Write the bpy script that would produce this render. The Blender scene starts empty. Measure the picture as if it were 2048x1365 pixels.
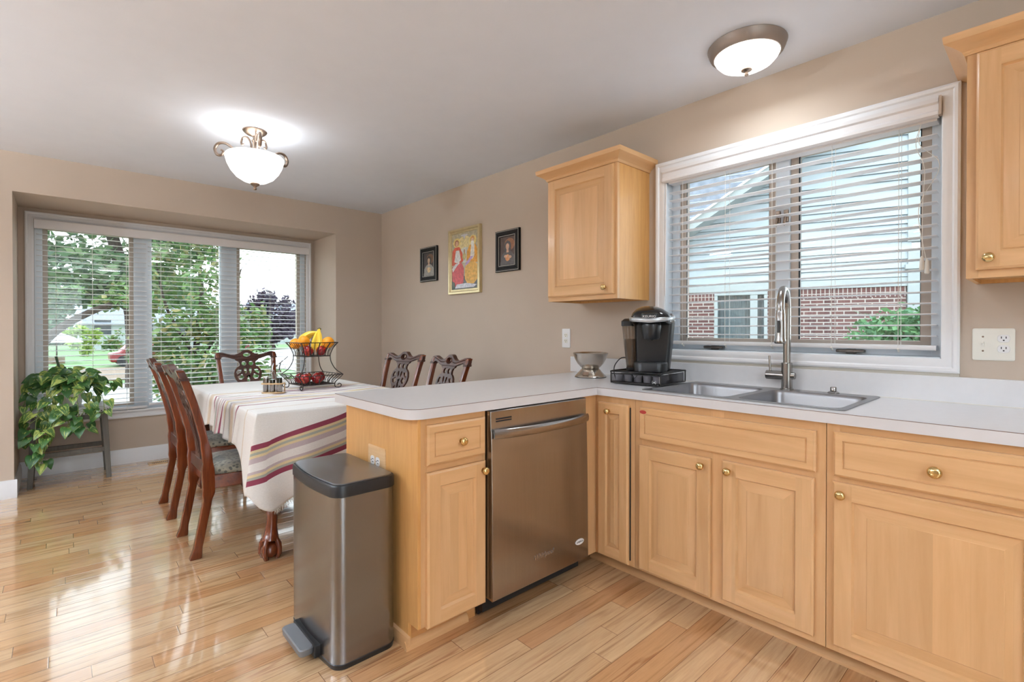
import bpy, bmesh, math, random
from mathutils import Vector, Matrix
from mathutils.geometry import tessellate_polygon
import numpy as np

S = bpy.context.scene
COL = S.collection
PI = math.pi
sin, cos = math.sin, math.cos

# ------------------------------------------------------------------ camera
cam_d = bpy.data.cameras.new('camera')
cam = bpy.data.objects.new('camera', cam_d)
COL.objects.link(cam)
cam.location = (-2.6194, 0.0, 1.2052)
cam.rotation_euler = (math.radians(90 - 0.3937), 0, math.radians(-42.2626))
cam_d.sensor_width = 36.0
cam_d.lens = 994.33 * 36.0 / 2048.0
cam_d.shift_y = (665.53 - 682.5) / 2048.0
cam_d.clip_start = 0.05
cam_d.clip_end = 400
S.camera = cam

# ------------------------------------------------------------------ world: bright overcast sky
W = bpy.data.worlds.new('overcast_sky')
S.world = W
W.use_nodes = True
nt = W.node_tree
nt.nodes.clear()
wo = nt.nodes.new('ShaderNodeOutputWorld')
bg = nt.nodes.new('ShaderNodeBackground')
tc = nt.nodes.new('ShaderNodeTexCoord')
sx = nt.nodes.new('ShaderNodeSeparateXYZ')
rp = nt.nodes.new('ShaderNodeValToRGB')
rp.color_ramp.elements[0].position = 0.0
rp.color_ramp.elements[0].color = (0.95, 0.98, 1.0, 1)
rp.color_ramp.elements[1].position = 0.9
rp.color_ramp.elements[1].color = (0.78, 0.88, 1.0, 1)
nt.links.new(tc.outputs['Generated'], sx.inputs[0])
nt.links.new(sx.outputs['Z'], rp.inputs[0])
nt.links.new(rp.outputs[0], bg.inputs['Color'])
bg.inputs['Strength'].default_value = 5.0
nt.links.new(bg.outputs[0], wo.inputs[0])

# ------------------------------------------------------------------ daylight portals, colour management
def area(name, loc, rot, sx_, sy_, energy=0, portal=False, col=(1, 1, 1), shape='RECTANGLE'):
    d = bpy.data.lights.new(name, 'AREA')
    d.shape = shape
    d.size = sx_
    d.size_y = sy_
    d.energy = energy
    d.color = col
    o = bpy.data.objects.new(name, d)
    COL.objects.link(o)
    o.location = loc
    o.rotation_euler = rot
    if portal:
        d.cycles.is_portal = True
    return o
area('bay_daylight_portal', (-1.69, 5.80, 1.28), (-PI / 2, 0, 0), 2.2, 1.7, portal=True)
area('sink_daylight_portal', (0.20, 0.94, 1.6), (0, PI / 2, 0), 1.1, 1.3, portal=True)
area('rear_daylight_portal', (-3.3, -3.38, 1.2), (PI / 2, 0, 0), 2.2, 2.1, portal=True)
LAMP_WARM = (0.80, 0.91, 1.0)
S.view_settings.view_transform = 'Standard'
S.view_settings.look = 'None'
S.view_settings.exposure = 0.06
S.view_settings.gamma = 1.0
S.view_settings.use_curve_mapping = False

# ------------------------------------------------------------------ material helpers
def lin(r, g, b):
    f = lambda c: (c / 255 / 12.92) if c / 255 <= 0.04045 else ((c / 255 + 0.055) / 1.055) ** 2.4
    return (f(r), f(g), f(b), 1.0)

def nd(nt, t, props=None, **ins):
    n = nt.nodes.new('ShaderNode' + t)
    for k, v in (props or {}).items():
        setattr(n, k, v)
    for k, v in ins.items():
        key = int(k[1:]) if k[0] == '_' and k[1:].isdigit() else k.replace('_', ' ')
        s = n.inputs[key]
        if isinstance(v, bpy.types.NodeSocket):
            nt.links.new(v, s)
        else:
            s.default_value = v
    return n

def mth(nt, op, a, b=0.0, c=0.0):
    return nd(nt, 'Math', {'operation': op}, _0=a, _1=b, _2=c).outputs[0]

def ramp(nt, fac, stops, interp='LINEAR'):
    n = nd(nt, 'ValToRGB', None, Fac=fac)
    cr = n.color_ramp
    cr.interpolation = interp
    while len(cr.elements) < len(stops):
        cr.elements.new(0.5)
    for e, (p, c) in zip(cr.elements, stops):
        e.position = p
        e.color = c if len(c) == 4 else (*c, 1)
    return n.outputs[0]

def mixc(nt, fac, a, b, mode='MIX'):
    n = nd(nt, 'Mix', {'data_type': 'RGBA', 'blend_type': mode})
    for i, v in ((0, fac), (6, a), (7, b)):
        if isinstance(v, bpy.types.NodeSocket):
            nt.links.new(v, n.inputs[i])
        else:
            n.inputs[i].default_value = v
    return n.outputs[2]

def newmat(name):
    m = bpy.data.materials.new(name)
    m.use_nodes = True
    nt = m.node_tree
    b = nt.nodes['Principled BSDF']
    return m, nt, b

MATS = {}
def flat(name, col, rough=0.5, metal=0.0, noise=0.04, nscale=8, bump=0.0, bscale=60, coat=0.0, spec=0.5, trans=0.0, emit=None, estr=0.0, alpha=None):
    m, nt, b = newmat(name)
    tc = nd(nt, 'TexCoord')
    nz = nd(nt, 'TexNoise', None, Vector=tc.outputs['Object'], Scale=nscale, Detail=4.0)
    dark = tuple(c * (1 - noise) for c in col[:3]) + (1,)
    lite = tuple(min(1, c * (1 + noise)) for c in col[:3]) + (1,)
    nt.links.new(ramp(nt, nz.outputs[0], [(0.3, dark), (0.7, lite)]), b.inputs['Base Color'])
    b.inputs['Roughness'].default_value = rough
    b.inputs['Metallic'].default_value = metal
    b.inputs['Coat Weight'].default_value = coat
    b.inputs['Coat Roughness'].default_value = 0.08
    b.inputs['Specular IOR Level'].default_value = spec
    b.inputs['Transmission Weight'].default_value = trans
    if emit:
        b.inputs['Emission Color'].default_value = emit
        b.inputs['Emission Strength'].default_value = estr
    if bump:
        n2 = nd(nt, 'TexNoise', None, Vector=tc.outputs['Object'], Scale=bscale, Detail=6.0)
        bp = nd(nt, 'Bump', None, Strength=bump, Distance=0.01, Height=n2.outputs[0])
        nt.links.new(bp.outputs[0], b.inputs['Normal'])
    MATS[name] = m
    return m

def see_through(name, tint, refl=0.06, rough=0.0, gl=(1, 1, 1, 1)):
    m, nt, b = newmat(name)
    nt.nodes.remove(b)
    out = nt.nodes['Material Output']
    t = nd(nt, 'BsdfTransparent', None, Color=tint)
    g = nd(nt, 'BsdfGlossy', None, Color=gl, Roughness=rough)
    fr = nd(nt, 'LayerWeight', None, Blend=0.2)
    fac = mth(nt, 'MULTIPLY_ADD', fr.outputs['Fresnel'], 0.6, refl * 0.5)
    mx = nd(nt, 'MixShader', None, _0=fac, _1=t.outputs[0], _2=g.outputs[0])
    nt.links.new(mx.outputs[0], out.inputs[0])
    MATS[name] = m
    return m

def wood(name, c0, c1, axis='z', rough=0.35, strips=0.085, svar=0.10, coat=0.15, fine=1.0, fig=0.5):
    """straight grained board: grain runs along `axis` of the thing"""
    m, nt, b = newmat(name)
    tc = nd(nt, 'TexCoord')
    oi = nd(nt, 'ObjectInfo')
    sh = nd(nt, 'VectorMath', {'operation': 'SCALE'}, Scale=13.0)
    cmb = nd(nt, 'CombineXYZ', None, X=oi.outputs['Random'], Y=oi.outputs['Random'], Z=oi.outputs['Random'])
    nt.links.new(cmb.outputs[0], sh.inputs[0])
    v = nd(nt, 'VectorMath', {'operation': 'ADD'}, _0=tc.outputs['Object'], _1=sh.outputs[0]).outputs[0]
    sc = {'x': (1.3, 16, 16), 'y': (16, 1.3, 16), 'z': (16, 16, 1.3), 'h': (1.3, 1.3, 18)}[axis]
    vs = nd(nt, 'VectorMath', {'operation': 'MULTIPLY'}, _0=v, _1=sc).outputs[0]
    n1 = nd(nt, 'TexNoise', None, Vector=vs, Scale=0.9, Detail=5.0, Distortion=1.2)
    n2 = nd(nt, 'TexNoise', None, Vector=vs, Scale=6.0 * fine, Detail=6.0, Roughness=0.65)
    sp = nd(nt, 'SeparateXYZ', None, Vector=v)
    if axis == 'z':
        t = mth(nt, 'ADD', sp.outputs[0], sp.outputs[1])
    elif axis == 'h':
        t = mth(nt, 'MULTIPLY', sp.outputs[2], 0.5)
    else:
        t = sp.outputs[1 if axis == 'x' else 0]
    wn = nd(nt, 'TexWhiteNoise', {'noise_dimensions': '1D'}, W=mth(nt, 'FLOOR', mth(nt, 'DIVIDE', t, strips)))
    f = mth(nt, 'ADD', mth(nt, 'MULTIPLY', n1.outputs[0], fig), mth(nt, 'MULTIPLY', n2.outputs[0], 1 - fig))
    base = ramp(nt, f, [(0.32, c1), (0.62, c0)])
    hs = nd(nt, 'HueSaturation', None, Color=base, Value=mth(nt, 'MULTIPLY_ADD', wn.outputs[0], svar, 1 - svar / 2))
    nt.links.new(hs.outputs[0], b.inputs['Base Color'])
    b.inputs['Roughness'].default_value = rough
    b.inputs['Coat Weight'].default_value = coat
    b.inputs['Coat Roughness'].default_value = 0.15
    bp = nd(nt, 'Bump', None, Strength=0.05, Distance=0.002, Height=n2.outputs[0])
    nt.links.new(bp.outputs[0], b.inputs['Normal'])
    MATS[name] = m
    return m

def brushed(name, col, rough=0.28, axis='z', aniso=0.6, var=0.04):
    m, nt, b = newmat(name)
    tc = nd(nt, 'TexCoord')
    sc = {'z': (260, 260, 3), 'h': (3, 3, 300), 'x': (3, 260, 260)}[axis]
    vs = nd(nt, 'VectorMath', {'operation': 'MULTIPLY'}, _0=tc.outputs['Object'], _1=sc).outputs[0]
    n = nd(nt, 'TexNoise', None, Vector=vs, Scale=1.0, Detail=3.0)
    dark = tuple(c * (1 - var) for c in col[:3]) + (1,)
    nt.links.new(ramp(nt, n.outputs[0], [(0.3, dark), (0.7, col)]), b.inputs['Base Color'])
    nt.links.new(mth(nt, 'MULTIPLY_ADD', n.outputs[0], var, rough - var / 2), b.inputs['Roughness'])
    b.inputs['Metallic'].default_value = 1.0
    b.inputs['Anisotropic'].default_value = aniso
    MATS[name] = m
    return m

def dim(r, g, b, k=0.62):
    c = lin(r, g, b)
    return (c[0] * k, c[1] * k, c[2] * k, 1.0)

# ------------------------------------------------------------------ mesh helpers
class MB:
    def __init__(s):
        s.v, s.f, s.m, s.uv = [], [], [], {}
    def add(s, vs, fs, mi=0, uvs=None):
        o = len(s.v)
        s.v += [tuple(p) for p in vs]
        for k, f in enumerate(fs):
            s.f.append(tuple(i + o for i in f))
            s.m.append(mi if isinstance(mi, int) else mi[k])
        if uvs is not None:
            for i, q in enumerate(uvs):
                s.uv[o + i] = q
        return s
    def box(s, x0, x1, y0, y1, z0, z1, mi=0):
        vs = [(x, y, z) for x in (x0, x1) for y in (y0, y1) for z in (z0, z1)]
        return s.add(vs, [(0, 1, 3, 2), (4, 6, 7, 5), (0, 4, 5, 1), (2, 3, 7, 6), (0, 2, 6, 4), (1, 5, 7, 3)], mi)
    def loft(s, rings, mi=0, close=True, cap0=True, cap1=True):
        n = len(rings[0])
        vs = [p for r in rings for p in r]
        fs = []
        for j in range(len(rings) - 1):
            for i in range(n if close else n - 1):
                a, b = j * n + i, j * n + (i + 1) % n
                fs.append((a, b, b + n, a + n))
        if cap0:
            fs.append(tuple(range(n))[::-1])
        if cap1:
            fs.append(tuple(range((len(rings) - 1) * n, len(rings) * n)))
        return s.add(vs, fs, mi)
    def tube(s, pts, r, n=8, mi=0, closed=False, up=None, flatten=None, caps=True):
        """sweep; r is a radius or list; flatten=(a,b) scales the two cross axes; up fixes the first cross axis"""
        P = [Vector(p) for p in pts]
        k = len(P)
        R = r if isinstance(r, (list, tuple)) else [r] * k
        rings = []
        prev = None
        for i in range(k):
            if closed:
                t = P[(i + 1) % k] - P[i - 1]
            else:
                t = P[min(i + 1, k - 1)] - P[max(i - 1, 0)]
            t.normalize()
            if up is not None:
                a = Vector(up) - t * t.dot(Vector(up))
            elif prev is None:
                a = Vector((0, 0, 1)) if abs(t.z) < 0.9 else Vector((1, 0, 0))
                a = a - t * t.dot(a)
            else:
                a = prev - t * t.dot(prev)
            a.normalize()
            prev = a
            b = t.cross(a)
            fa, fb = flatten or (1, 1)
            rr = R[i] if not isinstance(R[i], (tuple, list)) else 1.0
            if isinstance(R[i], (tuple, list)):
                fa, fb = R[i]
            off = PI / n if n == 4 else 0
            q = 1.41421 if n == 4 else 1
            rings.append([tuple(P[i] + a * (cos(2 * PI * j / n + off) * rr * fa * q) + b * (sin(2 * PI * j / n + off) * rr * fb * q)) for j in range(n)])
        if closed:
            rings.append(rings[0])
            return s.loft(rings, mi, True, False, False)
        return s.loft(rings, mi, True, caps, caps)
    def cyl(s, p0, p1, r0, r1=None, n=16, mi=0, caps=True):
        return s.tube([p0, p1], [r0, r0 if r1 is None else r1], n, mi, caps=caps)
    def lathe(s, prof, c=(0, 0, 0), n=24, mi=0, axis='z', cap0=True, cap1=True):
        rings = []
        for r, h in prof:
            ring = []
            for j in range(n):
                a = 2 * PI * j / n
                p = {'z': (r * cos(a), r * sin(a), h), 'x': (h, r * cos(a), r * sin(a)), 'y': (r * sin(a), h, r * cos(a)),
                     '-x': (-h, r * sin(a), r * cos(a)), '-y': (r * cos(a), -h, r * sin(a))}[axis]
                ring.append((p[0] + c[0], p[1] + c[1], p[2] + c[2]))
            rings.append(ring)
        return s.loft(rings, mi, True, cap0, cap1)
    def prism(s, poly, fmap, d0, d1, mi=0, holes=()):
        """2-D outline (with holes) pushed from depth d0 to d1; fmap(u,v,d) -> point"""
        loops = [list(poly)] + [list(h) for h in holes]
        tris = tessellate_polygon([[Vector((u, v, 0)) for u, v in l] for l in loops])
        allp = [q for l in loops for q in l]
        n = len(allp)
        vs = [fmap(u, v, d0) for u, v in allp] + [fmap(u, v, d1) for u, v in allp]
        fs = [tuple(t) for t in tris] + [tuple(i + n for i in t[::-1]) for t in tris]
        o = 0
        for l in loops:
            k = len(l)
            for i in range(k):
                a, b = o + i, o + (i + 1) % k
                fs.append((a, b, b + n, a + n))
            o += k
        return s.add(vs, fs, mi)
    def grid(s, P, mi=0, uv=None, close_u=False):
        nj, ni = len(P), len(P[0])
        vs = [p for r in P for p in r]
        fs = []
        for j in range(nj - 1):
            for i in range(ni if close_u else ni - 1):
                a, b = j * ni + i, j * ni + (i + 1) % ni
                fs.append((a, b, b + ni, a + ni))
        return s.add(vs, fs, mi, [q for r in uv for q in r] if uv else None)
    def ball(s, c, r, n=16, m=10, mi=0, sc=(1, 1, 1)):
        rings = [[(c[0] + r * sc[0] * sin(PI * j / m) * cos(2 * PI * i / n), c[1] + r * sc[1] * sin(PI * j / m) * sin(2 * PI * i / n), c[2] + r * sc[2] * cos(PI * j / m)) for i in range(n)] for j in range(m + 1)]
        return s.loft(rings, mi, True, False, False)
    def map(s, fn):
        s.v = [tuple(fn(Vector(p))) for p in s.v]
        return s
    def build(s, name, mats, parent=None, smooth=35, bevel=0, seg=2, subsurf=0, world=False, thick=0, recalc=True):
        me = bpy.data.meshes.new(name)
        vs = s.v
        if world and parent is not None:
            o0 = root_loc(parent)
            vs = [(p[0] - o0.x, p[1] - o0.y, p[2] - o0.z) for p in vs]
        me.from_pydata(vs, [], s.f)
        ms = mats if isinstance(mats, (list, tuple)) else [mats]
        for m in ms:
            me.materials.append(MATS[m] if isinstance(m, str) else m)
        me.polygons.foreach_set('material_index', s.m)
        if s.uv:
            ul = me.uv_layers.new(name='UVMap')
            for lp in me.loops:
                ul.data[lp.index].uv = s.uv.get(lp.vertex_index, (0, 0))
        if recalc:
            bm = bmesh.new()
            bm.from_mesh(me)
            bmesh.ops.remove_doubles(bm, verts=bm.verts, dist=1e-6)
            bmesh.ops.recalc_face_normals(bm, faces=bm.faces)
            bm.to_mesh(me)
            bm.free()
        if smooth:
            me.polygons.foreach_set('use_smooth', [True] * len(me.polygons))
            me.set_sharp_from_angle(angle=math.radians(smooth))
        o = bpy.data.objects.new(name, me)
        COL.objects.link(o)
        if parent is not None:
            o.parent = parent
        if thick:
            md = o.modifiers.new('thick', 'SOLIDIFY')
            md.thickness = thick
            md.offset = 0
        if bevel:
            md = o.modifiers.new('edge', 'BEVEL')
            md.width = bevel
            md.segments = seg
            md.limit_method = 'ANGLE'
            md.angle_limit = math.radians(40)
        if subsurf:
            md = o.modifiers.new('sub', 'SUBSURF')
            md.levels = md.render_levels = subsurf
        return o

def root_loc(o):
    l = Vector((0, 0, 0))
    while o is not None:
        l += o.location
        o = o.parent
    return l

def tag(o, label=None, cat=None, group=None, kind=None):
    if label: o['label'] = label
    if cat: o['category'] = cat
    if group: o['group'] = group
    if kind: o['kind'] = kind
    return o

def thing(name, label, cat, loc=(0, 0, 0), rz=0.0, group=None, kind=None):
    o = bpy.data.objects.new(name, None)
    o.empty_display_size = 0.05
    COL.objects.link(o)
    o.location = loc
    o.rotation_euler = (0, 0, rz)
    return tag(o, label, cat, group, kind)

def struct(o, label=None):
    o['kind'] = 'structure'
    if label: o['label'] = label
    return o

def copy_tree(o, parent=None):
    c = o.copy()
    COL.objects.link(c)
    c.parent = parent
    for ch in list(o.children):
        copy_tree(ch, c)
    return c

def text(name, body, size, m, parent, loc, rot, extrude=0.0005, shear=0.0, font_scale_x=1.0):
    cu = bpy.data.curves.new(name + '_font', 'FONT')
    cu.body = body
    cu.size = size
    cu.extrude = extrude
    cu.shear = shear
    cu.align_x = 'CENTER'
    cu.align_y = 'CENTER'
    cu.materials.append(MATS[m])
    tmp = bpy.data.objects.new(name, cu)
    COL.objects.link(tmp)
    dg = bpy.context.evaluated_depsgraph_get()
    me = bpy.data.meshes.new_from_object(tmp.evaluated_get(dg))
    bpy.data.objects.remove(tmp)
    o = bpy.data.objects.new(name, me)
    COL.objects.link(o)
    o.parent = parent
    l0 = root_loc(parent)
    o.location = Vector(loc) - l0
    o.rotation_euler = rot
    o.scale = (font_scale_x, 1, 1)
    return o

def catmull(pts, k=6):
    P = [Vector(p) for p in pts]
    out = []
    for i in range(len(P) - 1):
        p0, p1, p2, p3 = P[max(i - 1, 0)], P[i], P[i + 1], P[min(i + 2, len(P) - 1)]
        for j in range(k):
            t = j / k
            out.append(0.5 * ((2 * p1) + (p2 - p0) * t + (2 * p0 - 5 * p1 + 4 * p2 - p3) * t * t + (3 * p1 - p0 - 3 * p2 + p3) * t ** 3))
    out.append(P[-1])
    return out

def rrect(x0, x1, y0, y1, r, n=6):
    pts = []
    for cx, cy, a0 in ((x1 - r, y1 - r, 0), (x0 + r, y1 - r, PI / 2), (x0 + r, y0 + r, PI), (x1 - r, y0 + r, 3 * PI / 2)):
        for i in range(n + 1):
            a = a0 + PI / 2 * i / n
            pts.append((cx + r * cos(a), cy + r * sin(a)))
    return pts

def ell(cx, cy, rx, ry, n=16):
    return [(cx + rx * cos(2 * PI * i / n), cy + ry * sin(2 * PI * i / n)) for i in range(n)]

XY = lambda u, v, d: (u, v, d)

# ------------------------------------------------------------------ materials
flat('paint_tan', lin(198, 182, 166), 0.75, noise=0.02, nscale=3, bump=0.04, bscale=250, spec=0.25)
flat('paint_ceiling', lin(229, 233, 242), 0.9, noise=0.01, bump=0.03, bscale=180, spec=0.15)
flat('trim_white', lin(238, 238, 240), 0.38, noise=0.015, nscale=4)
flat('sash_beige', lin(188, 172, 158), 0.5)
flat('vinyl_white', lin(226, 232, 238), 0.35, noise=0.01)
flat('slat_white', lin(233, 231, 232), 0.42, noise=0.015)
flat('cord_white', lin(228, 224, 216), 0.8)
flat('gasket', lin(42, 50, 56), 0.6)
wood('maple_v', lin(221, 176, 127), lin(206, 159, 108), 'z', 0.34, svar=0.14, fine=0.8, fig=0.75)
wood('maple_h', lin(221, 176, 127), lin(206, 159, 108), 'h', 0.34, strips=9.0, fine=0.8, fig=0.75)
wood('maple_dark', lin(205, 150, 92), lin(188, 132, 76), 'h', 0.5, strips=9.0)
wood('maple_end', lin(222, 170, 104), lin(206, 150, 86), 'z', 0.4, strips=0.3, svar=0.04)
wood('cherry', lin(124, 58, 26), lin(70, 28, 14), 'z', 0.22, strips=5, coat=0.5)
wood('cherry_dark', lin(84, 42, 26), lin(44, 22, 16), 'z', 0.38, strips=5, coat=0.15)
wood('cherry_h', lin(118, 52, 22), lin(68, 28, 14), 'y', 0.22, strips=5, coat=0.5)
wood('stool_grey', lin(96, 90, 80), lin(66, 62, 56), 'z', 0.5, strips=3, coat=0.0)
wood('bamboo', lin(220, 186, 140), lin(200, 160, 112), 'x', 0.45, strips=0.02)
wood('plate_wood', lin(222, 186, 140), lin(206, 164, 116), 'h', 0.45, strips=3)
flat('laminate', lin(232, 232, 234), 0.22, noise=0.012, nscale=30)
flat('laminate_edge', lin(222, 220, 222), 0.35, noise=0.02, nscale=12)
flat('seam', lin(120, 96, 84), 0.7)
brushed('steel_dw', lin(164, 159, 155), 0.22, 'z', 0.5, 0.06)
brushed('steel_bin', lin(138, 139, 141), 0.25, 'h', 0.4, 0.006)
brushed('steel_lid', lin(138, 143, 150), 0.30, 'x', 0.3, 0.01)
brushed('steel_sink', lin(150, 150, 152), 0.34, 'h', 0.2, 0.01)
brushed('nickel', lin(160, 157, 154), 0.24, 'h', 0.3)
brushed('steel_bowl', lin(200, 192, 182), 0.22, 'h', 0.4)
flat('brass', lin(216, 188, 132), 0.16, 1.0, noise=0.02)
flat('pewter', lin(150, 132, 118), 0.35, 1.0, noise=0.18, nscale=40)
flat('bronze_pan', lin(150, 138, 130), 0.45, 0.4)
flat('chrome', lin(220, 220, 222), 0.1, 1.0, noise=0.01)
flat('black_plastic', lin(26, 28, 31), 0.36, noise=0.03)
flat('black_gloss', lin(20, 20, 22), 0.08, noise=0.02, coat=0.4)
flat('black_matte', lin(16, 16, 17), 0.6)
flat('silver_plastic', lin(196, 200, 204), 0.28, 0.6, noise=0.02)
flat('panel_grey', lin(112, 106, 102), 0.3, 0.5, noise=0.25, nscale=30)
flat('pedal_grey', lin(120, 122, 126), 0.45, 0.3)
flat('black_wire', lin(30, 28, 28), 0.4, 0.4)
flat('iron', lin(66, 58, 54), 0.45, 0.6, noise=0.12, nscale=60)
flat('ivory', lin(240, 238, 228), 0.35, noise=0.01)
flat('white_plastic', lin(240, 240, 240), 0.3, noise=0.01)
flat('slot', lin(30, 28, 28), 0.7)
flat('text_white', lin(240, 240, 240), 0.5)
flat('text_dark', lin(60, 62, 66), 0.5)
flat('red_sticker', lin(168, 52, 46), 0.4)
flat('nailhead', lin(60, 52, 48), 0.3, 0.8)
flat('pot_white', lin(226, 226, 226), 0.35)
flat('soil', lin(52, 40, 32), 0.95)
flat('stem_green', lin(132, 150, 82), 0.5)
flat('stake_green', lin(44, 70, 44), 0.6)
flat('gold_frame', lin(206, 188, 146), 0.32, 0.6, noise=0.06, nscale=30)
flat('black_frame', lin(26, 24, 24), 0.5, spec=0.25)
flat('pale_line', lin(196, 190, 178), 0.5)
flat('orange_peel', lin(252, 160, 26), 0.42, noise=0.08, nscale=20, bump=0.25, bscale=260)
flat('banana_skin', lin(246, 208, 70), 0.45, noise=0.10, nscale=14)
flat('banana_tip', lin(96, 84, 44), 0.7)
flat('fringe', lin(232, 226, 216), 0.9)
flat('pod_white', lin(214, 212, 214), 0.4)
flat('pod_foil', lin(150, 140, 134), 0.35, 0.3, noise=0.2, nscale=60)
flat('oil_dark', lin(40, 36, 22), 0.15)
see_through('pane', (0.95, 0.98, 0.985, 1), 0.05)
see_through('clear_glass', (0.86, 0.90, 0.88, 1), 0.10)
see_through('smoke', (0.60, 0.56, 0.52, 1), 0.10, 0.05)
see_through('mesh_dark', (0.74, 0.74, 0.76, 1), 0.02, 0.3, (0.2, 0.2, 0.2, 1))

def lampglass(name, strength, col=(1.0, 0.955, 0.90, 1)):
    m, nt, b = newmat(name)
    b.inputs['Base Color'].default_value = (0.9, 0.9, 0.88, 1)
    b.inputs['Roughness'].default_value = 0.25
    tc = nd(nt, 'TexCoord')
    nz = nd(nt, 'TexNoise', None, Vector=tc.outputs['Object'], Scale=9.0, Detail=3.0)
    nt.links.new(ramp(nt, nz.outputs[0], [(0.35, tuple(c * 0.86 for c in col[:3])), (0.65, col)]), b.inputs['Emission Color'])
    b.inputs['Emission Strength'].default_value = strength
    MATS[name] = m
lampglass('lamp_bowl', 3.2)
lampglass('lamp_dome', 4.5)

def apple_mat():
    m, nt, b = newmat('apple_skin')
    tc = nd(nt, 'TexCoord')
    oi = nd(nt, 'ObjectInfo')
    mp = nd(nt, 'VectorMath', {'operation': 'MULTIPLY'}, _0=tc.outputs['Object'], _1=(40, 40, 10)).outputs[0]
    nz = nd(nt, 'TexNoise', {'noise_dimensions': '4D'}, Vector=mp, W=mth(nt, 'MULTIPLY', oi.outputs['Random'], 20.0), Scale=1.0, Detail=4.0)
    sp = nd(nt, 'SeparateXYZ', None, Vector=tc.outputs['Object'])
    f = mth(nt, 'ADD', nz.outputs[0], mth(nt, 'MULTIPLY', sp.outputs[0], 3.0))
    nt.links.new(ramp(nt, f, [(0.36, lin(120, 22, 26)), (0.55, lin(168, 38, 36)), (0.72, lin(196, 120, 70))]), b.inputs['Base Color'])
    b.inputs['Roughness'].default_value = 0.25
    MATS['apple_skin'] = m
apple_mat()

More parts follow.
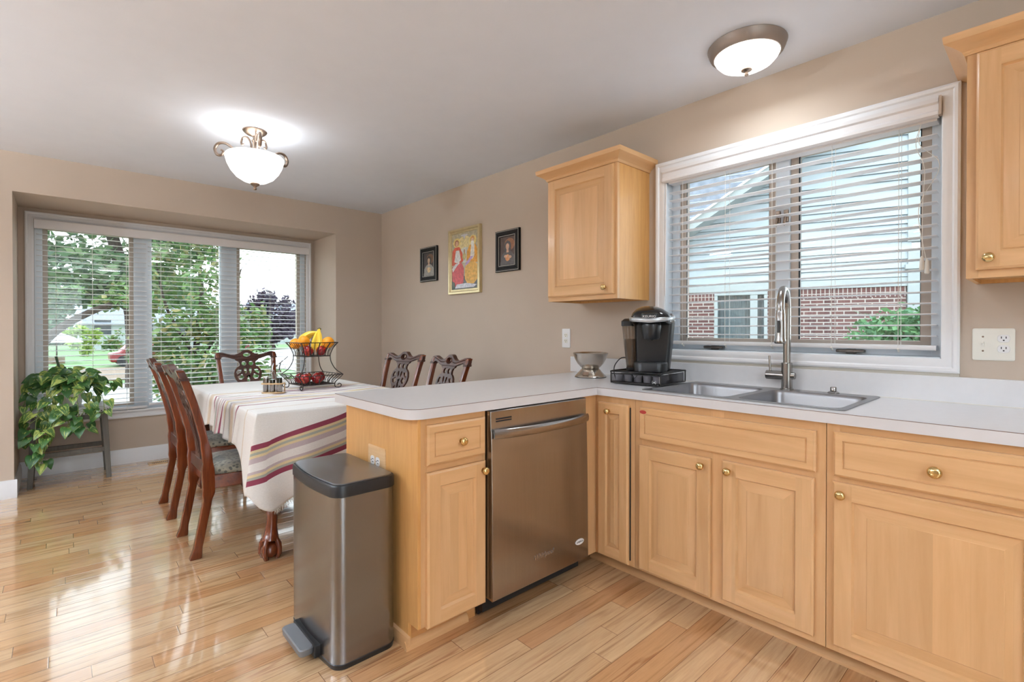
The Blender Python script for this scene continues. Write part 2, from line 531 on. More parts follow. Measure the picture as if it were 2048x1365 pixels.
def floor_mat():
    m, nt, b = newmat('hickory_planks')
    tc = nd(nt, 'TexCoord')
    sp = nd(nt, 'SeparateXYZ', None, Vector=tc.outputs['Object'])
    X, Y = sp.outputs[0], sp.outputs[1]
    wdt = 0.083
    yr = mth(nt, 'DIVIDE', Y, wdt)
    row = mth(nt, 'FLOOR', yr)
    fy = mth(nt, 'SUBTRACT', yr, row)
    wr = nd(nt, 'TexWhiteNoise', {'noise_dimensions': '1D'}, W=row)
    L = mth(nt, 'MULTIPLY_ADD', wr.outputs[0], 0.45, 0.62)
    xr = mth(nt, 'DIVIDE', mth(nt, 'ADD', X, mth(nt, 'MULTIPLY', wr.outputs[0], 37.0)), L)
    pid = mth(nt, 'FLOOR', xr)
    fx = mth(nt, 'SUBTRACT', xr, pid)
    cv = nd(nt, 'CombineXYZ', None, X=row, Y=pid)
    wp = nd(nt, 'TexWhiteNoise', {'noise_dimensions': '2D'}, Vector=cv.outputs[0])
    wp2 = nd(nt, 'TexWhiteNoise', {'noise_dimensions': '3D'}, Vector=nd(nt, 'CombineXYZ', None, X=row, Y=pid, Z=7.3).outputs[0])
    r1, r2 = wp.outputs[0], wp2.outputs[0]
    gv = nd(nt, 'CombineXYZ', None, X=mth(nt, 'MULTIPLY_ADD', r1, 50.0, mth(nt, 'MULTIPLY', X, 1.6)), Y=mth(nt, 'MULTIPLY', Y, 26.0), Z=mth(nt, 'MULTIPLY', r2, 30.0)).outputs[0]
    g1 = nd(nt, 'TexNoise', None, Vector=gv, Scale=1.0, Detail=5.0, Distortion=1.6)
    g2 = nd(nt, 'TexNoise', None, Vector=gv, Scale=5.0, Detail=5.0, Roughness=0.7)
    tone = ramp(nt, r1, [(0.0, lin(208, 160, 114)), (0.25, lin(216, 176, 132)), (0.6, lin(222, 190, 150)), (0.88, lin(218, 180, 136)), (1.0, lin(206, 156, 112))])
    grain = ramp(nt, g1.outputs[0], [(0.28, (0.62, 0.52, 0.44)), (0.45, (0.95, 0.92, 0.88)), (0.7, (1.08, 1.06, 1.04))])
    c = mixc(nt, 1.0, tone, grain, 'MULTIPLY')
    fine = ramp(nt, g2.outputs[0], [(0.3, (0.86, 0.82, 0.78)), (0.6, (1.03, 1.03, 1.03))])
    c = mixc(nt, 0.8, c, fine, 'MULTIPLY')
    # heart-wood streaks on a few boards
    st = mth(nt, 'MULTIPLY', mth(nt, 'GREATER_THAN', r2, 0.62), nd(nt, 'MapRange', {'interpolation_type': 'SMOOTHSTEP'}, _0=g1.outputs[0], _1=0.56, _2=0.72).outputs[0])
    c = mixc(nt, mth(nt, 'MULTIPLY', st, 0.75), c, lin(150, 92, 56))
    ey = mth(nt, 'MULTIPLY', mth(nt, 'MINIMUM', fy, mth(nt, 'SUBTRACT', 1.0, fy)), wdt)
    ex = mth(nt, 'MULTIPLY', mth(nt, 'MINIMUM', fx, mth(nt, 'SUBTRACT', 1.0, fx)), L)
    e = mth(nt, 'MINIMUM', ey, ex)
    gap = nd(nt, 'MapRange', {'interpolation_type': 'SMOOTHSTEP'}, _0=e, _1=0.0004, _2=0.0016).outputs[0]
    c = mixc(nt, mth(nt, 'SUBTRACT', 1.0, gap), c, lin(120, 82, 52))
    nt.links.new(c, b.inputs['Base Color'])
    b.inputs['Roughness'].default_value = 0.16
    nt.links.new(mth(nt, 'MULTIPLY_ADD', g2.outputs[0], 0.08, 0.12), b.inputs['Roughness'])
    b.inputs['Specular IOR Level'].default_value = 0.5
    b.inputs['Coat Weight'].default_value = 1.0
    b.inputs['Coat Roughness'].default_value = 0.07
    b.inputs['Coat IOR'].default_value = 1.8
    wv = nd(nt, 'TexNoise', None, Vector=tc.outputs['Object'], Scale=9.0, Detail=2.0)
    eb = nd(nt, 'MapRange', {'interpolation_type': 'SMOOTHSTEP'}, _0=e, _1=0.0, _2=0.004).outputs[0]
    hgt = mth(nt, 'ADD', mth(nt, 'MULTIPLY', eb, 0.6), mth(nt, 'ADD', mth(nt, 'MULTIPLY', wv.outputs[0], 0.35), mth(nt, 'MULTIPLY', r1, 0.25)))
    bp = nd(nt, 'Bump', None, Strength=0.16, Distance=0.0012, Height=hgt)
    nt.links.new(bp.outputs[0], b.inputs['Normal'])
    nt.links.new(bp.outputs[0], b.inputs['Coat Normal'])
    MATS['hickory_planks'] = m
floor_mat()

def brick_mat(name, bw, bh, mortar, c1, c2, cm, off=0.5, rough=0.9):
    m, nt, b = newmat(name)
    tc = nd(nt, 'TexCoord')
    sp = nd(nt, 'SeparateXYZ', None, Vector=tc.outputs['Object'])
    v = nd(nt, 'CombineXYZ', None, X=mth(nt, 'ADD', sp.outputs[0], 20.0), Y=mth(nt, 'ADD', sp.outputs[2], 20.0)).outputs[0]
    br = nd(nt, 'TexBrick', {'offset': off}, Vector=v, Color1=c1, Color2=c2, Mortar=cm, Scale=1.0)
    br.inputs['Mortar Size'].default_value = mortar
    br.inputs['Brick Width'].default_value = bw
    br.inputs['Row Height'].default_value = bh
    br.inputs['Bias'].default_value = 0.0
    nt.links.new(br.outputs[0], b.inputs['Base Color'])
    b.inputs['Roughness'].default_value = rough
    bp = nd(nt, 'Bump', {'invert': True}, Strength=0.5, Distance=0.01, Height=br.outputs[1])
    nt.links.new(bp.outputs[0], b.inputs['Normal'])
    MATS[name] = m
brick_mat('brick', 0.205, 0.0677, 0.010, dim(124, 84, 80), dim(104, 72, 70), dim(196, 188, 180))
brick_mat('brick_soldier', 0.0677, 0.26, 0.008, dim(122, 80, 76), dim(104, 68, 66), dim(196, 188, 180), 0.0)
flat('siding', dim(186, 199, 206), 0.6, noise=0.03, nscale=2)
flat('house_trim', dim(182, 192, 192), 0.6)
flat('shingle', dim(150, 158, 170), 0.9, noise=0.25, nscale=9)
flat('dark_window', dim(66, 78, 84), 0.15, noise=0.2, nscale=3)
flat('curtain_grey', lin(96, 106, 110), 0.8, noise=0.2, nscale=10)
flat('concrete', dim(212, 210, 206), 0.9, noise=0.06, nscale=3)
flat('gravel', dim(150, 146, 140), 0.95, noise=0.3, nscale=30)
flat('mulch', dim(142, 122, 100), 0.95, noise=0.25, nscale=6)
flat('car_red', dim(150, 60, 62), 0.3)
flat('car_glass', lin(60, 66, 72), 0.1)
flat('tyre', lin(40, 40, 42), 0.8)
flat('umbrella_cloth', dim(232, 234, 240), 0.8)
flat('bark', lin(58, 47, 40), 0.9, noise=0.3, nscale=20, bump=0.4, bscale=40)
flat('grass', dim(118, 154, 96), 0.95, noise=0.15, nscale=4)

def leaf_mat(name, cols, rough=0.55, trans=0.25):
    m, nt, b = newmat(name)
    g = nd(nt, 'NewGeometry')
    c = ramp(nt, g.outputs['Random Per Island'], [(i / max(1, len(cols) - 1), k) for i, k in enumerate(cols)])
    nt.links.new(c, b.inputs['Base Color'])
    b.inputs['Roughness'].default_value = rough
    b.inputs['Specular IOR Level'].default_value = 0.3
    out = nt.nodes['Material Output']
    tl = nd(nt, 'BsdfTranslucent', None, Color=c)
    mx = nd(nt, 'MixShader', None, _0=trans, _1=b.outputs[0], _2=tl.outputs[0])
    nt.links.new(mx.outputs[0], out.inputs[0])
    MATS[name] = m
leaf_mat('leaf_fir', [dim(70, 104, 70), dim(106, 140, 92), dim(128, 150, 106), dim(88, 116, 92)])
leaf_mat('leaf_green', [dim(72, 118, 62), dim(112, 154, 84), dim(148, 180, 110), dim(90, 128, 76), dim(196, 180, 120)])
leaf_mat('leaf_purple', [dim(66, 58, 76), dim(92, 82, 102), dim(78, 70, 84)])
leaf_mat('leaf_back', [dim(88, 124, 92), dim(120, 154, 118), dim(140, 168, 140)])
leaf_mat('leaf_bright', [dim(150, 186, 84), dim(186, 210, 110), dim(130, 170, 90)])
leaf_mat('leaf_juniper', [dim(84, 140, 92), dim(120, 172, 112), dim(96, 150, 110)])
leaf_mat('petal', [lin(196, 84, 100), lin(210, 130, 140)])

# ------------------------------------------------------------------ room shell
H = 2.47          # ceiling
YB = 5.016        # wall with the bay
YR = 5.62         # back of the bay
XL, XR = -2.868, -0.514
ZT = 2.19
def wall(name, axis, c0, c1, u0, u1, z0, z1, holes, m='paint_tan'):
    """slab between c0 and c1 on `axis`; u along the other axis; rectangular holes (u0,u1,z0,z1)"""
    mb = MB()
    us = sorted({u0, u1} | {h[i] for h in holes for i in (0, 1)})
    zs = sorted({z0, z1} | {h[i] for h in holes for i in (2, 3)})
    us = [u for u in us if u0 <= u <= u1]
    for a, b in zip(us, us[1:]):
        run = []
        for c, d in zip(zs, zs[1:]):
            if not any(h[0] <= a and b <= h[1] and h[2] <= c and d <= h[3] for h in holes):
                if run and run[-1][1] == c: run[-1][1] = d
                else: run.append([c, d])
        for c, d in run:
            if axis == 'x': mb.box(c0, c1, a, b, c, d)
            else: mb.box(a, b, c0, c1, c, d)
    return struct(mb.build(name, m, smooth=0, recalc=False))

fl = MB().box(-6.5, 0.15, -3.35, YR + 0.12, -0.08, 0.0)
struct(fl.build('floor', 'hickory_planks', smooth=0))
ce = MB().box(-6.5, 0.15, -3.35, YB + 0.1, H, H + 0.12)
struct(ce.build('ceiling', 'paint_ceiling', smooth=0))
W0, W1, WZ0, WZ1 = 0.315, 1.552, 1.085, 2.12       # sink window opening
wall('wall_right', 'x', 0.0, 0.15, -3.35, YB, 0, H, [(W0, W1, WZ0, WZ1)])
wall('wall_back', 'y', YB, YB + 0.12, -6.5, 0.15, 0, H, [(XL, XR, 0, ZT)])
B0, B1, BZ0, BZ1 = -2.775, -0.605, 0.47, 2.11      # bay window opening
wall('wall_bay_back', 'y', YR, YR + 0.12, XL - 0.1, XR + 0.1, 0, ZT + 0.1, [(B0, B1, BZ0, BZ1)])
wall('wall_bay_left', 'x', XL - 0.1, XL, YB + 0.12, YR, 0, ZT, [])
wall('wall_bay_right', 'x', XR, XR + 0.1, YB + 0.12, YR, 0, ZT, [])
struct(MB().box(XL - 0.1, XR + 0.1, YB + 0.12, YR, ZT, ZT + 0.1).build('wall_bay_head', 'paint_tan', smooth=0))
wall('wall_left', 'x', -6.62, -6.5, -3.35, YB + 0.12, 0, H, [])
wall('wall_rear', 'y', -3.47, -3.35, -6.5, 0.15, 0, H, [(-4.4, -2.2, 0.15, 2.25)])

def base_run(name, p0, p1, n):
    """baseboard from p0 to p1 (x,y), n = unit normal into the room"""
    d = Vector((p1[0] - p0[0], p1[1] - p0[1], 0))
    prof = [(0, 0), (0.016, 0), (0.016, 0.085), (0.013, 0.092), (0.013, 0.108), (0.008, 0.118), (0.006, 0.13), (0, 0.13)]
    rings = [[(p[0] + n[0] * a, p[1] + n[1] * a, z) for a, z in prof] for p in (p0, p1)]
    struct(MB().loft(rings).build(name, 'trim_white', smooth=30))
base_run('baseboard_bay', (XL, YR), (XR, YR), (0, -1))
base_run('baseboard_bay_left', (XL, YB + 0.0005), (XL, YR - 0.016), (1, 0))
base_run('baseboard_bay_right', (XR, YB + 0.0005), (XR, YR - 0.016), (-1, 0))
base_run('baseboard_back_left', (-6.5, YB), (XL + 0.0159, YB), (0, -1))
base_run('baseboard_back_right', (XR - 0.016, YB), (0, YB), (0, -1))
base_run('baseboard_right', (0, 2.21), (0, YB - 0.016), (-1, 0))

# ------------------------------------------------------------------ window over the sink
def casing(prof, corners, fm, closed=True):
    """mitred picture-frame moulding; prof: (inward offset, height off the wall)"""
    (u0, u1, z0, z1) = corners
    rings = []
    for a, h in prof:
        rings.append([fm(u0 + a, z0 + a, h), fm(u1 - a, z0 + a, h), fm(u1 - a, z1 - a, h), fm(u0 + a, z1 - a, h)])
    mb = MB()
    n = 4
    vs = [p for r in rings for p in r]
    fs = []
    for j in range(len(rings) - 1):
        for i in range(4):
            a, b = j * n + i, j * n + (i + 1) % n
            fs.append((a, b, b + n, a + n))
    return mb.add(vs, fs)
w2 = struct(thing('window_2', None, None, (0, 0.934, 1.6)), 'white trimmed double casement window above the sink')
FR = lambda u, z, h: (-h, u, z)
casing([(0, 0.0), (0, 0.018), (0.008, 0.022), (0.018, 0.020), (0.024, 0.014), (0.036, 0.016), (0.052, 0.012), (0.056, 0.010), (0.056, -0.0)], (0.2613, 1.6055, 1.0305, 2.1747), FR).build('casing', 'trim_white', w2, 30, world=True)
MB().box(0, 0.075, W0, W0 + 0.006, WZ0, WZ1).box(0, 0.075, W1 - 0.006, W1, WZ0, WZ1).box(0, 0.075, W0, W1, WZ0, WZ0 + 0.006).box(0, 0.075, W0, W1, WZ1 - 0.006, WZ1).build('jamb', 'vinyl_white', w2, 0, world=True)
fr = MB()
for a, b in ((W0 + 0.006, W0 + 0.045), (W1 - 0.05, W1 - 0.006), (0.905, 0.972)):
    fr.box(0.07, 0.15, a, b, WZ0 + 0.006, WZ1 - 0.006)
for a, b in ((WZ0 + 0.006, WZ0 + 0.04), (WZ1 - 0.03, WZ1 - 0.006)):
    fr.box(0.071, 0.149, W0 + 0.006, W1 - 0.006, a, b)
fr.build('window_frame', 'vinyl_white', w2, 0, bevel=0.003, world=True)
for a, b in ((0.360, 0.905), (0.972, 1.502)):
    sa = MB()
    z0, z1 = WZ0 + 0.04, WZ1 - 0.03
    for u0_, u1_ in ((a, a + 0.034), (b - 0.034, b)):
        sa.box(0.085, 0.125, u0_, u1_, z0, z1)
    sa.box(0.085, 0.125, a + 0.034, b - 0.034, z0, z0 + 0.03).box(0.085, 0.125, a + 0.034, b - 0.034, z1 - 0.03, z1)
    so = sa.build('sash', 'sash_beige', w2, 0, bevel=0.003, world=True)
    MB().box(0.104, 0.108, a + 0.034, b - 0.034, z0 + 0.03, z1 - 0.03).build('pane', 'pane', so, 0, world=True)
    MB().box(0.095, 0.103, a + 0.034, a + 0.040, z0 + 0.03, z1 - 0.03).box(0.095, 0.103, b - 0.040, b - 0.034, z0 + 0.03, z1 - 0.03).build('gasket', 'gasket', so, 0, world=True)
    cy = 1.28 if a > 0.9 else 0.64
    MB().box(0.035, 0.068, cy - 0.055, cy + 0.055, WZ0 + 0.014, WZ0 + 0.028).box(0.05, 0.075, cy - 0.02, cy + 0.02, WZ0 + 0.008, WZ0 + 0.03).build('crank_handle', 'panel_grey', w2, 0, bevel=0.004, world=True)
    ly = 0.955 if a > 0.9 else 0.918
    MB().box(0.055, 0.071, ly - 0.01, ly + 0.01, 1.74, 1.80).cyl((0.055, ly, 1.785), (0.045, ly + 0.005, 1.72), 0.006).build('sash_lock', 'pewter', w2, 30, bevel=0.002, world=True)
struct(MB().box(-0.012, 0, 0.262, 1.60, 1.0165, 1.0305).build('trim_1', 'pale_line', None, 0))

# blind over the sink
def blind(name, label, fm, u0, u1, ztop, zbot, pitch, cords, depth=0.05, tilt=0.0, rail=True, th=0.0028):
    """fm(u, d, z): u along the window, d from the room side inward"""
    c = fm((u0 + u1) / 2, depth / 2, zbot)
    t = thing(name, label, 'window blind', c)
    def tilted(u, d, z): return fm(u, depth / 2 + (d - depth / 2) * cos(tilt), z + (d - depth / 2) * sin(tilt))
    n = int(round((ztop - zbot - 0.03) / pitch))
    s0 = None
    zs = [zbot + 0.03 + pitch * (i + 0.6) for i in range(n)]
    for z in zs:
        if s0 is None:
            mb = MB()
            ring = [(0.0, -th / 2), (depth * 0.5, 0.0022 - th / 2), (depth, -th / 2), (depth, th / 2), (depth * 0.5, 0.0022 + th / 2), (0, th / 2)]
            mb.loft([[tilted(u, d, z + h) for d, h in ring] for u in (u0, u1)])
            s0 = mb.build('slat', 'slat_white', t, 30, world=True)
            zz = z
        else:
            s = s0.copy()
            COL.objects.link(s)
            s.parent = t
            s.location = (0, 0, z - zz)
    MB().loft([[fm(u, d, zbot + h) for d, h in rrect(0.0, depth, 0, 0.02, 0.004, 2)] for u in (u0, u1)]).build('bottom_rail', 'slat_white', t, 30, world=True)
    MB().loft([[fm(u, d, h) for d, h in ((-0.004, ztop + 0.012), (depth + 0.006, ztop + 0.012), (depth + 0.006, ztop + 0.052), (-0.004, ztop + 0.052))] for u in (u0, u1)]).build('head_rail', 'slat_white', t, 0, world=True)
    for u in cords:
        mb = MB()
        for d in (-0.003, depth + 0.002):
            mb.tube([fm(u, d, ztop + 0.015), fm(u, d, zbot + 0.012)], 0.0011, 5)
        mb.tube([fm(u, -0.003, zbot + 0.004), fm(u, 0.015, zbot - 0.008)], 0.0045, 6)
        mb.build('ladder_cord', 'cord_white', t, 30, world=True)
    return t
FB = lambda u, d, z: (0.005 + d, u, z)
kb = blind('window_blind', 'raised open white slat blind in the window above the sink', FB, 0.335, 1.530, 2.035, 1.118, 0.0455, [0.458, 0.704, 0.963, 1.198, 1.443], tilt=-0.05)
pv = [(0.0, 2.055), (-0.018, 2.055), (-0.030, 2.062), (-0.030, 2.075), (-0.024, 2.082), (-0.024, 2.105), (-0.032, 2.112), (-0.032, 2.128), (0.0, 2.128)]
MB().loft([[(a, u, z) for a, z in pv] for u in (0.328, 1.556)]).build('valance', 'slat_white', kb, 20, world=True)
MB().box(-0.03, 0.0, 0.318, 0.327, 2.06, 2.135).build('valance_clip', 'sash_beige', kb, 0, world=True)
mb = MB()
for dy, zt_, r_ in ((0.0, 1.50, 0), (0.012, 1.485, 0)):
    pts = catmull([(-0.004, 0.385, 2.045), (-0.012, 0.40 - dy, 1.96), (-0.012, 0.372 - dy * 4, 1.86), (-0.010, 0.378 + dy, 1.70), (-0.008, 0.377 - dy, zt_)], 5)
    mb.tube(pts, 0.0013, 5)
mb.build('pull_cord', 'cord_white', kb, 30, world=True)
for y_, z_ in ((0.379, 1.445), (0.363, 1.43)):
    MB().lathe([(0.002, 0.06), (0.006, 0.052), (0.0085, 0.02), (0.0085, 0.004), (0.005, 0.0)], (-0.009, y_, z_), 12).build('tassel', 'cord_white', kb, 40, world=True)
MB().cyl((-0.008, 1.541, 2.05), (-0.010, 1.546, 1.40), 0.0045, n=8).build('tilt_wand', 'slat_white', kb, 40, world=True)

# ------------------------------------------------------------------ bay window
w1 = struct(thing('window_1', None, None, (-1.69, YR, 0.47)), 'wide three part bay window behind the dining table')
FBW = lambda u, z, h: (u, YR - h, z)
casing([(0, 0.0), (0, 0.018), (0.008, 0.022), (0.016, 0.020), (0.022, 0.014), (0.040, 0.016), (0.053, 0.010), (0.053, 0.0)], (-2.828, -0.549, 0.41, 2.16), FBW).build('casing', 'trim_white', w1, 30, world=True)
MB().box(B0 - 0.02, B1 + 0.02, YR - 0.035, YR, BZ0 - 0.004, BZ0 + 0.012).build('window_sill', 'trim_white', w1, 0, bevel=0.003, world=True)
fr = MB()
for a, b in ((B0, B0 + 0.05), (-2.125, -1.995), (-1.43, -1.285), (B1 - 0.05, B1)):
    fr.box(a, b, YR + 0.02, YR + 0.1, BZ0 + 0.012, BZ1)
fr.box(B0, B1, YR + 0.021, YR + 0.099, BZ0, BZ0 + 0.05).box(B0, B1, YR + 0.021, YR + 0.099, BZ1 - 0.05, BZ1)
fr.build('window_frame', 'vinyl_white', w1, 0, bevel=0.003, world=True)
for a, b in ((B0 + 0.05, -2.125), (-1.995, -1.43), (-1.285, B1 - 0.05)):
    e = 0.03 if a != -1.995 else 0.004
    sa = MB()
    z0, z1 = BZ0 + 0.05, BZ1 - 0.05
    sa.box(a, a + e, YR + 0.035, YR + 0.08, z0, z1).box(b - e, b, YR + 0.035, YR + 0.08, z0, z1)
    sa.box(a + e, b - e, YR + 0.035, YR + 0.08, z0, z0 + e).box(a + e, b - e, YR + 0.035, YR + 0.08, z1 - e, z1)
    so = sa.build('sash', 'sash_beige' if e > 0.01 else 'vinyl_white', w1, 0, bevel=0.002, world=True)
    MB().box(a + e, b - e, YR + 0.055, YR + 0.059, z0 + e, z1 - e).build('pane', 'pane', so, 0, world=True)
FBB = lambda u, d, z: (u, YR - 0.045 + d, z)
blind('window_blind', 'lowered white slat blind in the left third of the bay window, behind the potted plant', FBB, -2.762, -2.035, 2.02, 0.49, 0.0435, [-2.644, -2.412, -2.18], depth=0.048, tilt=0.05)
blind('window_blind', 'wide white slat blind over the middle and right panes of the bay window', FBB, -2.022, -0.612, 2.02, 0.51, 0.0435, [-1.927, -1.69, -1.475, -0.981, -0.70], depth=0.048, tilt=0.05)
tag(MB().loft([[(u, YR - 0.0505 - d, z) for d, z in ((0, 2.022), (0.010, 2.022), (0.014, 2.03), (0.014, 2.09), (0.010, 2.098), (0, 2.098))] for u in (-2.772, -0.588)]).build('blind_valance', 'slat_white', None, 20), 'long flat white valance board across the top of the bay window', 'valance')
# glazed opening added behind the viewer, unseen, to let in fill daylight
w3 = struct(thing('added_rear_window', None, None, (-3.2, -3.41, 1.2)), 'added glazed opening behind the viewer for fill daylight')
fr = MB()
for a in (-4.4, -3.33, -2.26):
    fr.box(a, a + 0.06, -3.45, -3.37, 0.15, 2.25)
fr.box(-4.34, -2.26, -3.449, -3.371, 0.15, 0.21).box(-4.34, -2.26, -3.449, -3.371, 2.19, 2.25)
fo = fr.build('window_frame', 'vinyl_white', w3, 0, world=True)
for a, b in ((-4.34, -3.33), (-3.27, -2.26)):
    MB().box(a, b, -3.412, -3.408, 0.21, 2.19).build('pane', 'pane', w3, 0, world=True)

# ------------------------------------------------------------------ outdoors
GZ = -0.45
def leaves(mb, c, rad, n, size, seed, mi=0, shell=0.55, squash=0.6, clip=None):
    """n leaf quads scattered in the outer part of an ellipsoid, grouped in clumps"""
    rng = np.random.default_rng(seed)
    nc = max(6, n // 45)
    d = rng.normal(size=(nc, 3)); d /= np.linalg.norm(d, axis=1)[:, None]
    rr = shell + (1 - shell) * rng.random(nc) ** 0.6
    cl = d * rr[:, None]
    k = rng.integers(0, nc, n)
    p = cl[k] + rng.normal(size=(n, 3)) * 0.13
    p = p * np.array(rad) + np.array(c)
    if clip is not None: p = p[clip(p)]
    n = len(p)
    a = rng.normal(size=(n, 3)); a[:, 2] *= squash; a /= np.linalg.norm(a, axis=1)[:, None]
    b = np.cross(a, rng.normal(size=(n, 3))); b /= np.linalg.norm(b, axis=1)[:, None]
    s = size * (0.6 + 0.8 * rng.random(n))[:, None]
    q = np.stack([p - a * s, p + b * s * 0.45, p + a * s, p - b * s * 0.45], 1).reshape(-1, 3)
    o = len(mb.v)
    mb.v += [tuple(x) for x in q.tolist()]
    mb.f += [(o + 4 * i, o + 4 * i + 1, o + 4 * i + 2, o + 4 * i + 3) for i in range(n)]
    mb.m += [mi] * n
    return mb

def tree(name, label, cat, base, blobs, leaf, trunk=None, seed=1, group=None):
    """blobs: (centre, radii, count, leaf size); trunk: list of (path, radii)"""
    t = thing(name, label, cat, base, 0, group)
    mb = MB()
    for i, (c, r, n, s) in enumerate(blobs):
        leaves(mb, c, r, n, s, seed * 31 + i)
    mb.build('foliage', leaf, t, 0, world=True, recalc=False)
    if trunk:
        mb = MB()
        for pts, rs in trunk:
            mb.tube(catmull(pts, 4), [rs[0] + (rs[1] - rs[0]) * i / (4 * (len(pts) - 1)) for i in range(4 * (len(pts) - 1) + 1)], 8)
        mb.build('trunk', 'bark', t, 50, world=True)
    return t

struct(MB().box(-60, 80, YR + 0.12, 140, GZ - 0.1, GZ).build('ground', 'grass', None, 0))
struct(MB().box(0.15, 40, -25, YR + 0.12, GZ - 0.1, GZ).build('ground', 'gravel', None, 0))
struct(MB().box(-60, -6.5, -25, YR + 0.12, GZ - 0.1, GZ).build('ground', 'grass', None, 0))
struct(MB().box(-6.5, 0.15, -40, -3.47, GZ - 0.1, GZ).build('ground', 'concrete', None, 0))
tag(MB().box(-14, 3.2, 13.2, 19.0, GZ, GZ + 0.02).build('driveway', 'concrete', None, 0), 'pale concrete driveway crossing the lawn outside the bay window', 'driveway', kind='structure')
tag(MB().add([(4.4, 16.5, GZ + 0.02), (11.0, 21, GZ + 0.02), (24, 62, GZ + 0.02), (9.0, 40, GZ + 0.02), (4.0, 26, GZ + 0.02)], [(0, 1, 2, 3, 4)]).build('street', 'concrete', None, 0), 'pale street running away past the lawn at the right', 'street', kind='structure')
tag(MB().box(-16, 3.4, 20.4, 27.0, GZ, GZ + 0.03).build('mulch_bed', 'mulch', None, 0), 'brown mulched bed between driveway and far lawn', 'garden bed', kind='structure')

tree('shade_tree', 'tall dense green tree filling the left pane of the bay window', 'tree', (-1.1, 17.6, GZ),
     [((-2.0, 17.6, 4.0), (2.5, 1.5, 1.3), 2600, 0.12), ((-2.4, 17.0, 2.6), (2.0, 1.4, 0.9), 2400, 0.12), ((-0.2, 18.0, 3.0), (1.2, 1.0, 1.5), 1300, 0.12), ((-1.6, 17.5, 5.6), (2.3, 1.2, 1.0), 700, 0.12)], 'leaf_fir',
     [([(-1.05, 17.6, GZ), (-1.1, 17.6, 1.6), (-1.5, 17.6, 3.6), (-1.9, 17.6, 5.2)], (0.24, 0.10)), ([(-1.1, 17.6, 1.7), (-0.5, 17.7, 3.0), (-0.2, 17.8, 4.2)], (0.12, 0.05))], 3)
tree('leaning_tree', 'leaning brown trunk with sparse leaves seen low in the left pane', 'tree', (-3.35, 15.2, GZ),
     [((-1.9, 15.2, 2.0), (0.8, 0.5, 0.4), 420, 0.10)], 'leaf_green',
     [([(-3.35, 15.2, GZ), (-3.1, 15.2, 0.5), (-2.7, 15.2, 1.15), (-2.1, 15.2, 1.6), (-1.5, 15.2, 1.9)], (0.11, 0.06))], 5)
tree('flowering_crab_tree', 'small bushy tree close outside the middle pane of the bay window', 'tree', (-1.0, 9.2, GZ),
     [((-1.02, 9.2, 1.85), (0.72, 0.6, 0.85), 2100, 0.06), ((-1.0, 9.2, 0.72), (0.82, 0.65, 0.62), 3000, 0.065), ((-1.1, 9.3, 2.75), (0.72, 0.6, 0.6), 650, 0.06), ((-0.75, 9.2, 0.1), (0.8, 0.6, 0.45), 1500, 0.065)], 'leaf_green',
     [([(-1.0, 9.2, GZ), (-1.03, 9.2, 0.8), (-0.95, 9.2, 1.9), (-1.1, 9.2, 3.1)], (0.06, 0.02)), ([(-1.0, 9.2, 0.6), (-0.6, 9.1, 1.5), (-0.4, 9.1, 2.2)], (0.03, 0.01)), ([(-1.0, 9.2, 0.7), (-1.4, 9.2, 1.5), (-1.55, 9.2, 2.3)], (0.03, 0.01))], 7)
rb = tree('rose_bush', 'loose leafy shrub behind the carved chair, seen through the right pane', 'shrub', (-0.15, 9.6, GZ),
     [((-0.12, 9.6, 0.80), (0.42, 0.4, 0.75), 1500, 0.06), ((-0.1, 9.5, 0.1), (0.75, 0.5, 0.45), 1300, 0.06)], 'leaf_green',
     [([(-0.15, 9.6, GZ), (-0.2, 9.6, 0.6), (-0.05, 9.6, 1.7)], (0.02, 0.006)), ([(-0.15, 9.6, GZ), (0.1, 9.6, 0.3), (0.5, 9.6, 0.7)], (0.02, 0.006)), ([(-0.15, 9.6, GZ), (-0.4, 9.6, 0.5), (-0.3, 9.6, 1.5)], (0.02, 0.006))], 9)
leaves(MB(), (-0.25, 9.5, 0.5), (0.5, 0.4, 0.4), 60, 0.05, 77).build('blossom', 'petal', rb, 0, world=True, recalc=False)
tree('copper_beech_tree', 'rounded dark purple-leaved tree across the street', 'tree', (10.2, 43.2, GZ),
     [((10.2, 43.2, 2.2), (1.85, 1.5, 1.9), 4200, 0.20), ((10.4, 43.2, 1.2), (2.0, 1.5, 1.0), 1800, 0.20)], 'leaf_purple', [([(10.2, 43.2, GZ), (10.2, 43.2, 0.6), (10.2, 43.2, 1.6)], (0.2, 0.12))], 11)
for i, (x, y, z, r, h) in enumerate([(-11.5, 66, 2.8, 4.2, 4.4), (-2.4, 72, 2.8, 4.4, 4.8), (7.2, 68, 2.8, 4.2, 4.2)]):
    tree('background_tree', ('broad tree far behind the lawn, at the left end of the far tree row', 'tallest broad tree far behind the lawn, beyond the patio umbrella', 'broad tree far behind the lawn, beyond the small flowering tree')[i], 'tree', (x, y, GZ),
         [((x, y, z), (r, 2.0, h), 2600, 0.42)], 'leaf_back', [([(x, y, GZ), (x, y, 1.0), (x, y, 2.4)], (0.3, 0.2))], 20 + i, 'far trees behind the lawn')
tree('background_tree', 'pale green tree beside the purple tree, across the street', 'tree', (7.6, 46, GZ), [((7.6, 46, 1.6), (1.2, 1.2, 1.9), 1400, 0.22)], 'leaf_back', [([(7.6, 46, GZ), (7.6, 46, 1.0), (7.6, 46, 1.8)], (0.15, 0.1))], 31)
tree('background_tree', 'tree behind the white house at the right edge of the bay window', 'tree', (25.5, 72, GZ), [((25.5, 72, 5.0), (2.6, 2.0, 2.6), 1200, 0.4)], 'leaf_back', [([(25.5, 72, GZ), (25.5, 72, 2.0), (25.5, 72, 5.0)], (0.3, 0.2))], 33)
